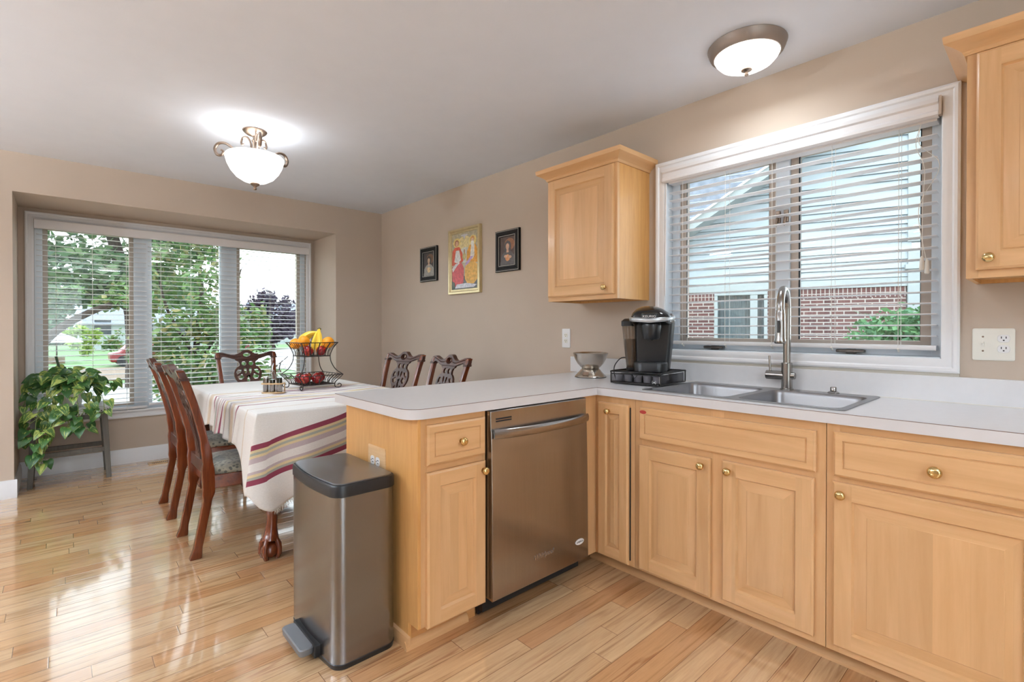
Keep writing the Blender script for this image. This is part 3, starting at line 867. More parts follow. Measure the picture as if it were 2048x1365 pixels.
tree('lime_shrub', 'bright yellow-green rounded shrub at the far edge of the lawn', 'shrub', (-1.7, 40.0, GZ), [((-1.7, 40, 0.5), (0.95, 0.8, 0.95), 900, 0.14)], 'leaf_bright', None, 35)
tree('garden_shrub', 'mid green low shrub right of the bright shrub on the far lawn', 'shrub', (0.9, 41, GZ), [((0.9, 41, 0.35), (1.5, 0.8, 0.8), 900, 0.14)], 'leaf_green', None, 37)
um = thing('patio_umbrella', 'open white patio umbrella on the far lawn', 'umbrella', (-2.75, 32.5, GZ))
MB().lathe([(1.0, 1.02), (0.62, 1.26), (0.28, 1.42), (0.02, 1.52)], (-2.75, 32.5, GZ), 10).build('canopy', 'umbrella_cloth', um, 0, world=True)
MB().cyl((-2.75, 32.5, GZ), (-2.75, 32.5, GZ + 1.5), 0.03).build('pole', 'bark', um, 40, world=True)
MB().box(-3.05, -2.45, 32.2, 32.8, GZ, GZ + 0.3).build('base', 'mulch', um, 0, world=True)
ca = thing('parked_car', 'small red car parked beyond the mulched bed', 'car', (-0.2, 28.3, GZ))
MB().loft([[(x, y, GZ + z) for x, z in ((-1.0, 0.2), (1.5, 0.2), (1.5, 0.55), (1.1, 0.62), (0.75, 0.98), (-0.35, 1.0), (-0.7, 0.64), (-1.05, 0.58))] for y in (27.6, 29.0)]).build('body', 'car_red', ca, 30, bevel=0.06, world=True)
MB().box(-0.3, 0.7, 27.58, 29.02, GZ + 0.64, GZ + 0.92).build('side_window', 'car_glass', ca, 0, world=True)
for x in (-0.55, 1.05):
    MB().cyl((x, 27.55, GZ + 0.25), (x, 29.05, GZ + 0.25), 0.25).build('wheel', 'tyre', ca, 40, world=True)
def far_house(label, x0, x1, y, zt, zr, cols=3):
    h = thing('house', label, 'house', ((x0 + x1) / 2, y, GZ))
    MB().box(x0, x1, y, y + 8, GZ, zt).build('wall', 'house_trim', h, 0, world=True)
    MB().loft([[(x, y - 0.4, zt), (x, y + 4, zr), (x, y + 8.4, zt)] for x in (x0 - 0.4, x1 + 0.4)]).build('roof', 'shingle', h, 0, world=True)
    for i in range(cols):
        a = x0 + (x1 - x0) * (i + 0.5) / cols
        MB().box(a - 0.5, a + 0.5, y - 0.05, y, GZ + 1.2, GZ + 2.4).build('window', 'dark_window', h, 0, world=True)
far_house('white house with grey roof past the purple tree', 14.0, 26.0, 60, 2.4, 4.4)
far_house('pale house half hidden behind the trees at the left of the lawn', -1.5, 6.5, 50, 1.6, 3.2)

# neighbour's house seen through the sink window
nh = thing('neighbour_house', 'neighbouring house with pale lap siding above dark red brick', 'house', (7.73, 2.49, 0), math.radians(90 + 19.3))
# local +x runs along the wall away from the viewer, local +y = into the house ... facing side is +y here
def hbox(mb, u0, u1, d0, d1, z0, z1): return mb.box(u0, u1, d0, d1, z0, z1)
BT = 1.935
mb = MB()
for a, b, c, d in ((-0.79, 1.30, GZ, BT - 0.17), (1.30, 2.24, GZ, 0.95), (2.24, 3.6, GZ, BT - 0.17)):
    mb.box(a, b, 0.0, 0.2, c, d) if False else mb.box(a, b, -0.2, 0.0, c, d)
mb.build('brick_wall', 'brick', nh, 0)
mb = MB()
for a, b in ((-0.79, 1.30), (2.24, 3.6)):
    mb.box(a, b, -0.2, 0.004, BT - 0.17, BT)
mb.build('soldier_course', 'brick_soldier', nh, 0)
mb = MB()
mb.box(-0.9, 3.6, -0.2, 0.03, BT, BT + 0.15)
mb.build('frieze_board', 'house_trim', nh, 0, bevel=0.004)
mb = MB()
z = BT + 0.15
while z < 7.0:
    mb.add([(-0.86, 0.004, z + 0.150), (3.6, 0.004, z + 0.150), (-0.86, 0.034, z + 0.012), (3.6, 0.034, z + 0.012), (-0.86, -0.012, z + 0.010), (3.6, -0.012, z + 0.010)], [(0, 1, 3, 2), (2, 3, 5, 4)])
    z += 0.15
mb.box(-0.86, 3.6, -0.2, -0.012, BT + 0.15, 7.0)
mb.build('siding', 'siding', nh, 0, recalc=False)
mb = MB().box(-1.35, -0.80, -0.2, 0.045, BT + 0.75, 7.0)
mb.build('corner_board', 'house_trim', nh, 0, bevel=0.004)
mb = MB().box(-1.06, -0.80, -0.2, 0.06, GZ, BT + 0.62).box(-1.1, -0.76, -0.2, 0.1, BT + 0.28, BT + 0.36)
mb.build('porch_post', 'house_trim', nh, 0, bevel=0.006)
mb = MB().box(-2.3, -1.06, -0.6, 0.0, BT + 0.3, BT + 0.62).box(-2.3, -1.06, -0.6, 0.05, BT + 0.62, BT + 0.7)
mb.build('porch_beam', 'house_trim', nh, 0, bevel=0.006)
mb = MB().box(-2.3, -1.06, -2.2, -2.0, GZ, BT + 0.3)
mb.build('porch_wall', 'siding', nh, 0)
wn = MB()
wn.box(1.30, 2.24, -0.12, 0.02, BT - 0.07, BT).box(1.30, 2.24, -0.12, 0.04, 0.90, 0.97)
for a, b in ((1.30, 1.36), (1.47, 1.60), (2.18, 2.24)):
    wn.box(a, b, -0.12, 0.01, 0.97, BT - 0.07)
wo_ = wn.build('window', 'house_trim', nh, 0, bevel=0.004)
MB().box(1.36, 1.47, -0.08, -0.07, 0.97, BT - 0.07).box(1.60, 2.18, -0.08, -0.07, 0.97, BT - 0.07).build('pane', 'pane', wo_, 0)
mb = MB()
n_ = 60
mb.grid([[(1.32 + 0.9 * i / n_, -0.14 + 0.012 * sin(i * 1.3), zz) for i in range(n_ + 1)] for zz in (0.93, BT - 0.05)])
mb.build('curtain', 'curtain_grey', wo_, 40)
# gable rake and lower roof in front of the siding
def rk(t, d, o): return (2.6 - 1.05 * t, d, 3.10 + 0.68 * t + o)
mb = MB()
mb.loft([[rk(t, 0.55, 0.0), rk(t, 0.55, 0.16), rk(t, 0.03, 0.16), rk(t, 0.03, 0.0)] for t in (-1.2, 2.6)])
mb.build('rake_board', 'house_trim', nh, 0)
mb = MB()
mb.loft([[rk(t, 0.60, 0.16), rk(t, 0.60, 0.20), rk(t, 0.02, 0.20), rk(t, 0.02, 0.16)] for t in (-1.2, 2.6)])
mb.build('rake_trim', 'trim_white', nh, 0)
mb = MB()
mb.add([rk(-1.2, 0.03, 0.2), rk(2.6, 0.03, 0.2), (rk(2.6, 0, 0)[0] + 3.0, 0.033, 6.2), (rk(-1.2, 0, 0)[0] + 3.0, 0.033, 6.2)], [(0, 1, 2, 3)])
mb.build('lower_roof', 'shingle', nh, 0)
tree('juniper_shrub', 'feathery green juniper shrub below the right half of the sink window', 'shrub', (4.4, 1.1, GZ),
     [((4.4, 1.18, 0.75), (0.6, 0.55, 0.62), 5000, 0.05), ((4.5, 0.75, 0.85), (0.5, 0.45, 0.6), 3500, 0.05), ((4.4, 1.45, 0.55), (0.45, 0.4, 0.5), 2500, 0.05)], 'leaf_juniper', [([(4.4, 1.1, GZ), (4.4, 1.1, 0.2), (4.4, 1.1, 0.8)], (0.05, 0.02))], 41)

# ------------------------------------------------------------------ kitchen cabinets
def front(fm, w, h, t=0.02, frame=0.058, drawer=False):
    """raised panel door / drawer front. fm(a, d, z): a across, d outward, z up.  material 0 vertical grain, 1 horizontal grain"""
    mb = MB()
    V, Hh = (1, 1) if drawer else (0, 1)
    R = lambda i, d: [fm(i, d, i), fm(w - i, d, i), fm(w - i, d, h - i), fm(i, d, h - i)]
    def ring(i0, d0, i1, d1, mv=V, mh=Hh):
        mb.add(R(i0, d0) + R(i1, d1), [(0, 1, 5, 4), (1, 2, 6, 5), (2, 3, 7, 6), (3, 0, 4, 7)], [mh, mv, mh, mv])
    mb.add(R(0, 0), [(3, 2, 1, 0)], V)
    ring(0, 0, 0, t - 0.006)
    ring(0, t - 0.006, 0.004, t - 0.0035)
    ring(0.004, t - 0.0035, 0.007, t)
    e, s = 0.007, frame
    q = lambda a0, a1, z0, z1, m: mb.add([fm(a0, t, z0), fm(a1, t, z0), fm(a1, t, z1), fm(a0, t, z1)], [(0, 1, 2, 3)], m)
    if drawer:
        s = 0.028
        ring(e, t, s, t)
        ring(s, t, s + 0.002, t - 0.004)
        ring(s + 0.002, t - 0.004, s + 0.004, t - 0.0045)
        ring(s + 0.004, t - 0.0045, s + 0.006, t - 0.0005)
        k = s + 0.006
        mb.add(R(k, t - 0.0005), [(0, 1, 2, 3)], 1)
    else:
        q(e, s, e, h - e, 0); q(w - s, w - e, e, h - e, 0)
        q(s, w - s, e, s, 1); q(s, w - s, h - s, h - e, 1)
        ring(s, t, s + 0.004, t - 0.006)
        ring(s + 0.004, t - 0.006, s + 0.006, t - 0.010)
        p = min(0.036, (w - 2 * s) * 0.28)
        ring(s + 0.006, t - 0.010, s + 0.006 + p, t - 0.003, 0, 1)
        k = s + 0.006 + p
        ring(k, t - 0.003, k + 0.002, t - 0.0015, 0, 1)
        mb.add(R(k + 0.002, t - 0.0015), [(0, 1, 2, 3)], 0)
    return mb
def knob(parent, p, axis, r=0.0165):
    prof = [(0.0055, 0.0), (0.0055, 0.010), (0.007, 0.013), (r * 0.92, 0.016), (r, 0.020), (r * 0.92, 0.025), (r * 0.6, 0.029), (r * 0.2, 0.0305)]
    prof[0:0] = [(0.009, 0.0), (0.009, 0.002)]
    MB().lathe(prof, p, 20, 0, axis).build('knob', 'brass', parent, 60, world=True)
def F_y(x0, y, z0):      # face looking toward -y, a runs +x
    return lambda a, d, z: (x0 + a, y - d, z0 + z)
def F_x(x, y0, z0):      # face looking toward -x, a runs -y
    return lambda a, d, z: (x - d, y0 - a, z0 + z)
MP = ['maple_v', 'maple_h']
CT = 0.876                # underside of the worktop
PY = 1.577                # peninsula face
SX = -0.61                # sink run face

# peninsula end cabinet
pc = thing('base_cabinet', 'narrow maple base cabinet at the peninsula end, one drawer over one door', 'cabinet', (-1.5, 1.9, 0), group='maple base cabinets')
mb = MB()
mb.prism([(1.577, 0.098), (1.577, CT), (2.19, CT), (2.19, 0.0), (1.645, 0.0), (1.645, 0.098)], lambda u, v, d: (d, u, v), -1.653, -1.640)
mb.build('end_panel', 'maple_end', pc, 0, bevel=0.001, world=True)
mb = MB().box(-1.640, -1.335, 1.60, 2.19, 0.098, CT).box(-1.640, -1.335, 1.645, 2.19, 0.0, 0.098)
mb.build('carcass', 'maple_dark', pc, 0, world=True)
mb = MB().box(-1.640, -1.615, PY, 1.60, 0.098, CT).box(-1.352, -1.335, PY, 1.60, 0.098, CT)
mb.box(-1.615, -1.352, PY, 1.60, 0.098, 0.112, 1).box(-1.615, -1.352, PY, 1.60, 0.672, 0.704, 1).box(-1.615, -1.352, PY, 1.60, 0.845, CT, 1)
mb.box(-1.615, -1.352, PY + 0.012, 1.60, 0.112, 0.845)
mb.build('face_frame', MP, pc, 0, bevel=0.0008, world=True)
d = front(F_y(-1.621, PY, 0.699), 0.275, 0.150, drawer=True).build('drawer', MP, pc, 20, world=True)
knob(d, (-1.470, PY - 0.0195, 0.772), '-y')
d = front(F_y(-1.621, PY, 0.094), 0.277, 0.578, frame=0.055).build('door', MP, pc, 20, world=True)
knob(d, (-1.362, PY - 0.0195, 0.637), '-y')
struct(MB().prism([(0, 0), (0.016, 0), (0.015, 0.012), (0.010, 0.022), (0.004, 0.030), (0, 0.032)], lambda u, v, d: (d, 1.645 - u, v), -1.67, -1.38).build('trim_2', 'maple_h', None, 30))
struct(MB().prism([(0, 0), (0.014, 0), (0.014, 0.03), (0.010, 0.045), (0, 0.05)], lambda u, v, d: (-1.653 - u, d, v), 1.63, 2.19).build('trim_3', 'maple_h', None, 30))
# outlet on the end panel
ot = thing('wall_outlet', 'sideways duplex outlet in a wooden cover plate on the peninsula end panel', 'outlet', (-1.653, 1.888, 0.662), group='electrical outlets')
MB().loft([[(-1.653, u, v) for u, v in rrect(1.816, 1.961, 0.602, 0.722, 0.004, 2)], [(-1.658, u, v) for u, v in rrect(1.816, 1.961, 0.602, 0.722, 0.004, 2)], [(-1.663, u, v) for u, v in rrect(1.826, 1.951, 0.612, 0.712, 0.004, 2)]]).build('cover_plate', 'plate_wood', ot, 30, world=True)
for yc in (1.910, 1.866):
    so = MB().loft([[(-1.662, u, v) for u, v in rrect(yc - 0.0165, yc + 0.0165, 0.645, 0.682, 0.012, 5)], [(-1.6655, u, v) for u, v in rrect(yc - 0.016, yc + 0.016, 0.6455, 0.6815, 0.012, 5)]]).build('socket', 'white_plastic', ot, 30, world=True)
    MB().box(-1.6662, -1.665, yc - 0.010, yc + 0.002, 0.656, 0.6585).box(-1.6662, -1.665, yc - 0.010, yc + 0.002, 0.668, 0.6705).cyl((-1.6662, yc + 0.009, 0.6635), (-1.665, yc + 0.009, 0.6635), 0.0025, n=8).build('slots', 'slot', so, 0, world=True)

# dishwasher
dw = thing('dishwasher', 'stainless steel built-in dishwasher in the peninsula', 'dishwasher', (-1.03, 1.85, 0))
MB().box(-1.331, -0.722, 1.60, 2.15, 0.03, CT - 0.004).build('tub', 'black_matte', dw, 0, world=True)
y0 = 1.547
mb = MB()
prof = [(1.60, 0.100), (1.540, 0.096), (1.534, 0.10), (1.538, 0.5), (1.545, 0.785), (1.549, 0.80), (1.549, 0.868), (1.555, 0.872), (1.60, 0.872)]
mb.prism(prof, lambda u, v, d: (d, u, v), -1.329, -0.724)
mb.build('door_panel', 'steel_dw', dw, 20, bevel=0.002, world=True)
pts = [(-1.322 + 0.591 * i / 12, 1.538 - 0.038 * sin(PI * i / 12) ** 0.6 - 0.004, 0.778) for i in range(13)]
MB().tube(pts, 1.0, 10, up=(0, 0, 1), flatten=(0.0195, 0.008)).build('handle', 'steel_dw', dw, 50, world=True, bevel=0)
mb = MB()
for z in (0.8265, 0.836):
    mb.box(-1.300, -1.215, 1.5475, 1.551, z - 0.0032, z + 0.0032)
mb.build('vent_slots', 'slot', dw, 0, world=True)
MB().box(-1.333, -0.80, 1.628, 1.642, 0.012, 0.096).box(-1.333, -0.80, 1.60, 1.642, 0.085, 0.096).build('kick_plate', 'black_matte', dw, 0, world=True)
b_ = MB().loft([[(-0.789 + 0.030 * cos(2 * PI * i / 24), yy, 0.190 + 0.0135 * sin(2 * PI * i / 24)) for i in range(24)] for yy in (1.536, 1.5325)]).build('badge', 'white_plastic', dw, 30, world=True)
b_['label'] = 'white oval badge'
text('lettering', 'AMERICA', 0.0115, 'text_dark', b_, (-0.789, 1.5322, 0.190), (PI / 2, 0, 0))
text('logo', 'Whirlpool', 0.030, 'chrome', dw, (-1.035, 1.5333, 0.203), (PI / 2, 0, 0), shear=0.35)

# corner cabinet and sink cabinet and drawer cabinet
cc = thing('base_cabinet', 'maple corner base cabinet with one very narrow door beside the dishwasher', 'cabinet', (-0.35, 1.6, 0), group='maple base cabinets')
mb = MB().box(-0.722, SX, PY, 1.60, 0.0735, CT).box(SX, SX + 0.02, 1.345, 1.60, 0.0735, CT)
mb.build('face_frame', 'maple_v', cc, 0, bevel=0.0008, world=True)
MB().box(SX + 0.02, -0.005, 1.352, 2.14, 0.10, CT).box(-0.53, -0.005, 1.352, 2.14, 0.0, 0.10).box(-0.722, SX + 0.02, 1.60, 2.14, 0.10, CT).build('carcass', 'maple_dark', cc, 0, world=True)
d = front(F_x(SX, 1.554, 0.080), 0.180, 0.762, frame=0.048).build('door', MP, cc, 20, world=True)
knob(d, (SX - 0.0195, 1.484, 0.803), '-x', 0.0145)
MB().box(SX - 0.004, SX + 0.0, 1.3685, 1.3735, 0.10, 0.83).build('door_gap_shade', 'slot', cc, 0, world=True)  # thin dark strip painted in for the shade in the gap beside the door
sc_ = thing('base_cabinet', 'maple sink base cabinet with a false front over two doors', 'cabinet', (-0.35, 0.95, 0), group='maple base cabinets')
def carcass(root, y0, y1, stiles, drz):
    mb = MB()
    for a, b in stiles: mb.box(SX, SX + 0.02, a, b, 0.0735, CT)
    for a, b in drz:
        mb.box(SX + 0.0004, SX + 0.0196, y0, y1, a, b, 1)
    mb.box(SX + 0.008, SX + 0.0195, y0 + 0.02, y1 - 0.02, 0.10, 0.85)
    mb.build('face_frame', MP, root, 0, bevel=0.0008, world=True)
    MB().box(SX + 0.02, -0.005, y0, y1, 0.10, 0.70).box(-0.53, -0.005, y0, y1, 0.0, 0.10).build('carcass', 'maple_dark', root, 0, world=True)
carcass(sc_, 0.5535, 1.3435, [(0.5535, 0.592), (0.92, 0.975), (1.30, 1.3435)], [(0.0735, 0.115), (0.66, 0.71), (0.84, CT)])
front(F_x(SX, 1.313, 0.693), 0.731, 0.148, drawer=True).build('false_front', MP, sc_, 20, world=True)
d = front(F_x(SX, 1.316, 0.086), 0.345, 0.580).build('door', MP, sc_, 20, world=True)
knob(d, (SX - 0.0195, 1.006, 0.633), '-x')
d = front(F_x(SX, 0.922, 0.099), 0.334, 0.571).build('door', MP, sc_, 20, world=True)
knob(d, (SX - 0.0195, 0.893, 0.633), '-x')
MB().lathe([(0.0135, 0), (0.0135, 0.0006)], (0, 0, 0), 16, 0, '-x').map(lambda p: Vector((SX - 0.0203 + p.x, 1.290 + p.y * 1.3, 0.822 + p.z * 0.62))).build('sticker', 'red_sticker', sc_, 0, world=True)
rc = thing('base_cabinet', 'maple base cabinet nearest the viewer, a wide drawer over one wide door', 'cabinet', (-0.35, 0.25, 0), group='maple base cabinets')
carcass(rc, -0.075, 0.5515, [(0.512, 0.5515), (-0.075, -0.03)], [(0.0735, 0.115), (0.66, 0.71), (0.84, CT)])
d = front(F_x(SX, 0.528, 0.694), 0.556, 0.154, drawer=True).build('drawer', MP, rc, 20, world=True)
knob(d, (SX - 0.0195, 0.2535, 0.767), '-x', 0.019)
d = front(F_x(SX, 0.530, 0.100), 0.530, 0.574).build('door', MP, rc, 20, world=True)
knob(d, (SX - 0.0195, 0.502, 0.635), '-x')
rc2 = thing('base_cabinet', 'maple base cabinet beside the wide drawer cabinet, just beyond the picture edge', 'cabinet', (-0.35, -0.6, 0), group='maple base cabinets')
carcass(rc2, -1.1, -0.077, [(-0.115, -0.077), (-1.1, -1.06)], [(0.0735, 0.115), (0.66, 0.71), (0.84, CT)])
front(F_x(SX, -0.10, 0.100), 0.49, 0.574).build('door', MP, rc2, 20, world=True)
front(F_x(SX, -0.10, 0.694), 0.98, 0.154, drawer=True).build('drawer', MP, rc2, 20, world=True)
front(F_x(SX, -0.60, 0.100), 0.48, 0.574).build('door', MP, rc2, 20, world=True)
struct(MB().prism([(0, 0), (0.022, 0), (0.021, 0.012), (0.014, 0.022), (0.006, 0.028), (0, 0.03)], lambda u, v, d: (-0.532 - u, d, v), -1.1, 1.66).build('trim_4', 'maple_h', None, 30))

# worktop
def with_arc(pts, idx, r, n=8):
    out = []
    k = len(pts)
    for i, p in enumerate(pts):
        if i in idx:
            P, A, B = Vector(p), Vector(pts[i - 1]), Vector(pts[(i + 1) % k])
            rr = idx[i]
            a = (A - P).normalized(); b = (B - P).normalized()
            c = P + a * rr + b * rr
            s0, e0 = P + a * rr - c, P + b * rr - c
            for j in range(n + 1):
                t = j / n
                v = (s0 * cos(t * PI / 2) + e0 * sin(t * PI / 2))
                out.append((c.x + v.x, c.y + v.y))
        else:
            out.append(p)
    return out
outline = with_arc([(-1.703, 1.552), (-0.635, 1.552), (-0.635, -1.12), (-0.002, -1.12), (-0.002, 2.208), (-1.703, 2.208)], {0: 0.075, 5: 0.012}, 0)
SK = (-0.572, -0.034, 0.508, 1.342)           # sink outer rim
def inset(poly, e):
    n = len(poly); out = []
    for i in range(n):
        P, A, B = Vector(poly[i]), Vector(poly[i - 1]), Vector(poly[(i + 1) % n])
        d1 = (P - A).normalized(); d2 = (B - P).normalized()
        n1 = Vector((-d1.y, d1.x)); n2 = Vector((-d2.y, d2.x))
        m = (n1 + n2); m /= max(0.3, m.dot(n1))
        out.append((P.x + m.x * e, P.y + m.y * e))
    return out
wt = thing('worktop', 'white laminate worktop turning the corner from sink to peninsula', 'worktop', (-0.6, 1.5, CT))
hole = [(SK[0] + 0.012, SK[2] + 0.012), (SK[1] - 0.012, SK[2] + 0.012), (SK[1] - 0.012, SK[3] - 0.012), (SK[0] + 0.012, SK[3] - 0.012)]
MB().prism(inset(outline, 0.0009), XY, CT + 0.001, 0.9142, holes=[hole]).build('surface', 'laminate', wt, 30, world=True)
n_ = len(outline)
mb = MB()
mb.loft([[(x, y, z) for x, y in outline] for z in (CT, 0.9126)], cap0=False, cap1=False)
mb.build('edge_band', 'laminate_edge', wt, 30, world=True)
ot_ = inset(outline, -0.0002)
MB().loft([[(x, y, z) for x, y in ot_] for z in (0.9124, 0.9139)] + [[(x, y, 0.9143) for x, y in inset(outline, 0.0011)]], cap0=False, cap1=False).build('edge_seam', 'seam', wt, 30, world=True)
bs = MB().box(-0.021, -0.001, -1.12, 2.262, 0.9143, 1.0165)
bs.build('backsplash', 'laminate', wt, 0, bevel=0.002, world=True)
MB().box(-0.0245, -0.021, -1.12, 2.2, 0.9143, 0.9175).build('caulk_line', 'cord_white', wt, 0, world=True)

# sink
sk = thing('sink', 'stainless steel double bowl drop-in sink', 'sink', (-0.3, 0.92, 0.914))
bowls = [(-0.545, -0.115, 0.945, 1.318), (-0.545, -0.115, 0.532, 0.905)]
rim = MB()
rim.prism(rrect(*SK, 0.02, 5), XY, 0.9145, 0.9185, holes=[rrect(a, b, c, d, 0.045, 6) for a, b, c, d in bowls])
rim.build('rim', 'steel_sink', sk, 30, world=True, bevel=0.0015)
for a, b, c, d in bowls:
    rings = []
    for i, (ins, z) in enumerate([(0.0, 0.9183), (0.003, 0.912), (0.006, 0.90), (0.012, 0.76), (0.020, 0.738), (0.040, 0.730)]):
        rings.append([(x, y, z) for x, y in rrect(a + ins, b - ins, c + ins, d - ins, max(0.045 - ins * 0.2, 0.02), 6)])
    bo = MB().loft(rings, cap0=False, cap1=True).build('bowl', 'steel_sink', sk, 40, world=True)
    MB().lathe([(0.045, 0.731), (0.043, 0.734), (0.03, 0.732), (0.012, 0.728)], ((a + b) / 2, (c + d) / 2, 0), 20, cap0=False).build('drain', 'chrome', bo, 40, world=True)
so_ = thing('soap_dispenser', 'brushed nickel cap on the sink deck at the right of the faucet', 'soap dispenser', (-0.07, 0.675, 0.9185))
MB().lathe([(0.023, 0.0), (0.023, 0.004), (0.018, 0.008), (0.013, 0.010)], (0, 0, 0), 24).build('base', 'nickel', so_, 40)
MB().lathe([(0.0125, 0.010), (0.0125, 0.026), (0.010, 0.029), (0.0, 0.0295)], (0, 0, 0), 24, cap1=False).build('cap', 'nickel', so_, 40)

# faucet
fa = thing('faucet', 'tall brushed nickel pull-down faucet behind the sink', 'faucet', (-0.068, 0.868, 0.9185))
MB().lathe([(0.029, 0.0), (0.029, 0.004), (0.0245, 0.007), (0.0245, 0.125), (0.0215, 0.128)], (0, 0, 0), 28).build('body', 'nickel', fa, 40)
dx, dy = -0.985, -0.17
sp = [(0, 0, 0.125), (0, 0, 0.30), (0, 0, 0.385)]
for i in range(1, 13):
    a = PI * i / 12
    sp.append((dx * 0.085 * (1 - cos(a)), dy * 0.085 * (1 - cos(a)), 0.385 + 0.085 * sin(a)))
sp.append((dx * 0.17, dy * 0.17, 0.372))
MB().tube(sp, 0.0165, 20).build('spout', 'nickel', fa, 60)
hx, hy = dx * 0.17, dy * 0.17
hd = MB().lathe([(0.0185, 0.372), (0.0185, 0.358), (0.0195, 0.356), (0.0205, 0.30), (0.0215, 0.245), (0.024, 0.236), (0.0245, 0.226), (0.022, 0.222)], (hx, hy, 0), 24).build('spray_head', 'nickel', fa, 40)
MB().lathe([(0.0188, 0.357), (0.0188, 0.3535)], (hx, hy, 0), 24, cap0=False, cap1=False).build('seal_ring', 'slot', hd, 40)
MB().box(hx - 0.024, hx - 0.016, hy - 0.006, hy + 0.006, 0.27, 0.325).build('spray_button', 'black_plastic', hd, 0, bevel=0.003)
MB().cyl((0, 0, 0.066), (0, 0.092, 0.066), 0.0215, n=24).build('valve', 'nickel', fa, 40, bevel=0.002)
lv = MB().cyl((0, 0.074, 0.08), (0.004, 0.080, 0.158), 0.0052, n=12).build('lever', 'nickel', fa, 40, bevel=0.001)
MB().cyl((0, -0.020, 0.066), (0, -0.036, 0.066), 0.017, 0.015, n=20).build('valve_cap', 'nickel', fa, 40)

# wall cabinets
def wall_cab(label, y0, y1, door_y0, door_y1, kn):
    t = thing('wall_cabinet', label, 'cabinet', (0, (y0 + y1) / 2, 1.38), group='maple wall cabinets')
    z0, z1 = 1.378, 2.165
    mb = MB().box(-0.30, -0.001, y0, y0 + 0.014, z0, z1).box(-0.30, -0.001, y1 - 0.014, y1, z0, z1).box(-0.30, -0.001, y0 + 0.014, y1 - 0.014, z0 + 0.014, z0 + 0.028).box(-0.30, -0.001, y0 + 0.014, y1 - 0.014, z1 - 0.02, z1).box(-0.02, -0.001, y0 + 0.014, y1 - 0.014, z0, z0 + 0.014)
    mb.build('carcass', 'maple_end', t, 0, world=True)
    mb = MB().box(-0.32, -0.30, y0, y0 + 0.03, z0, z1).box(-0.32, -0.30, y1 - 0.03, y1, z0, z1).box(-0.32, -0.30, y0 + 0.03, y1 - 0.03, z0, z0 + 0.04, 1).box(-0.32, -0.30, y0 + 0.03, y1 - 0.03, z1 - 0.04, z1, 1).box(-0.308, -0.30, y0 + 0.03, y1 - 0.03, z0 + 0.04, z1 - 0.04)
    mb.build('face_frame', MP, t, 0, bevel=0.0008, world=True)
    d = front(F_x(-0.32, door_y1, 1.405), door_y1 - door_y0, 0.728, frame=0.06).build('door', MP, t, 20, world=True)
    knob(d, (-0.3395, kn, 1.442), '-x')
    prof = [(0.0, 0.0), (0.006, 0.0), (0.010, 0.006), (0.012, 0.012), (0.018, 0.018), (0.034, 0.030), (0.050, 0.038), (0.056, 0.042), (0.058, 0.058), (0.058, 0.066), (0.0, 0.066)]
    zc = 2.138
    path = []
    rings = []
    for o, h in prof:
        rings.append([(-0.0012, y0 - o, zc + h), (-0.321 - o, y0 - o, zc + h), (-0.321 - o, y1 + o, zc + h), (-0.0012, y1 + o, zc + h)])
    vs = [p for r in rings for p in r]
    fs = []
    for j in range(len(rings) - 1):
        for i in range(3):
            a = j * 4 + i
            fs.append((a, a + 1, a + 5, a + 4))
    k = (len(rings) - 1) * 4
    fs.append((k, k + 1, k + 2, k + 3))
    MB().add(vs, fs).build('crown_moulding', 'maple_h', t, 25, world=True)
    return t
wall_cab('maple wall cabinet left of the sink window, above the coffee maker', 1.657, 2.186, 1.674, 2.176, 1.727)
wall_cab('maple wall cabinet right of the sink window, above the switch plate', -0.55, 0.216, -0.20, 0.191, 0.158)

# wall plates
def plate(name, label, cat, y0, y1, z0, z1, m):
    t = thing(name, label, cat, (0, (y0 + y1) / 2, (z0 + z1) / 2), group='electrical outlets')
    MB().loft([[(-0.0005, u, v) for u, v in rrect(y0, y1, z0, z1, 0.006, 3)], [(-0.004, u, v) for u, v in rrect(y0, y1, z0, z1, 0.006, 3)], [(-0.0065, u, v) for u, v in rrect(y0 + 0.004, y1 - 0.004, z0 + 0.004, z1 - 0.004, 0.005, 3)]]).build('cover_plate', m, t, 40, world=True)
    return t
def sockets(t, yc, zc, m):
    for dz in (0.0195, -0.0195):
        so = MB().loft([[(-0.006, u, v) for u, v in rrect(yc - 0.017, yc + 0.017, zc + dz - 0.0145, zc + dz + 0.0145, 0.011, 5)], [(-0.0085, u, v) for u, v in rrect(yc - 0.0165, yc + 0.0165, zc + dz - 0.014, zc + dz + 0.014, 0.011, 5)]]).build('socket', m, t, 40, world=True)
        mb = MB()
        for dy in (0.0063, -0.0063):
            mb.box(-0.0092, -0.0082, yc + dy - 0.0012, yc + dy + 0.0012, zc + dz, zc + dz + 0.008)
        mb.cyl((-0.0092, yc, zc + dz - 0.0065), (-0.0082, yc, zc + dz - 0.0065), 0.0026, n=10)
        mb.build('slots', 'slot', so, 0, world=True)
p = plate('wall_outlet', 'white duplex outlet on the tan wall above the metal bowl', 'outlet', 2.279, 2.353, 1.076, 1.208, 'white_plastic')
sockets(p, 2.316, 1.142, 'ivory')
p = plate('switch_plate', 'double white plate with a light switch and an outlet under the right wall cabinet', 'switch', 0.109, 0.226, 1.086, 1.208, 'ivory')
sockets(p, 0.139, 1.150, 'white_plastic')
MB().box(-0.0075, -0.006, 0.1905, 0.2015, 1.138, 1.160).loft([[(-0.0065, u, v) for u, v in rrect(0.1925, 0.1995, 1.143, 1.156, 0.002, 2)], [(-0.019, u, v) for u, v in rrect(0.193, 0.199, 1.152, 1.160, 0.002, 2)]]).build('toggle', 'ivory', p, 30, world=True)
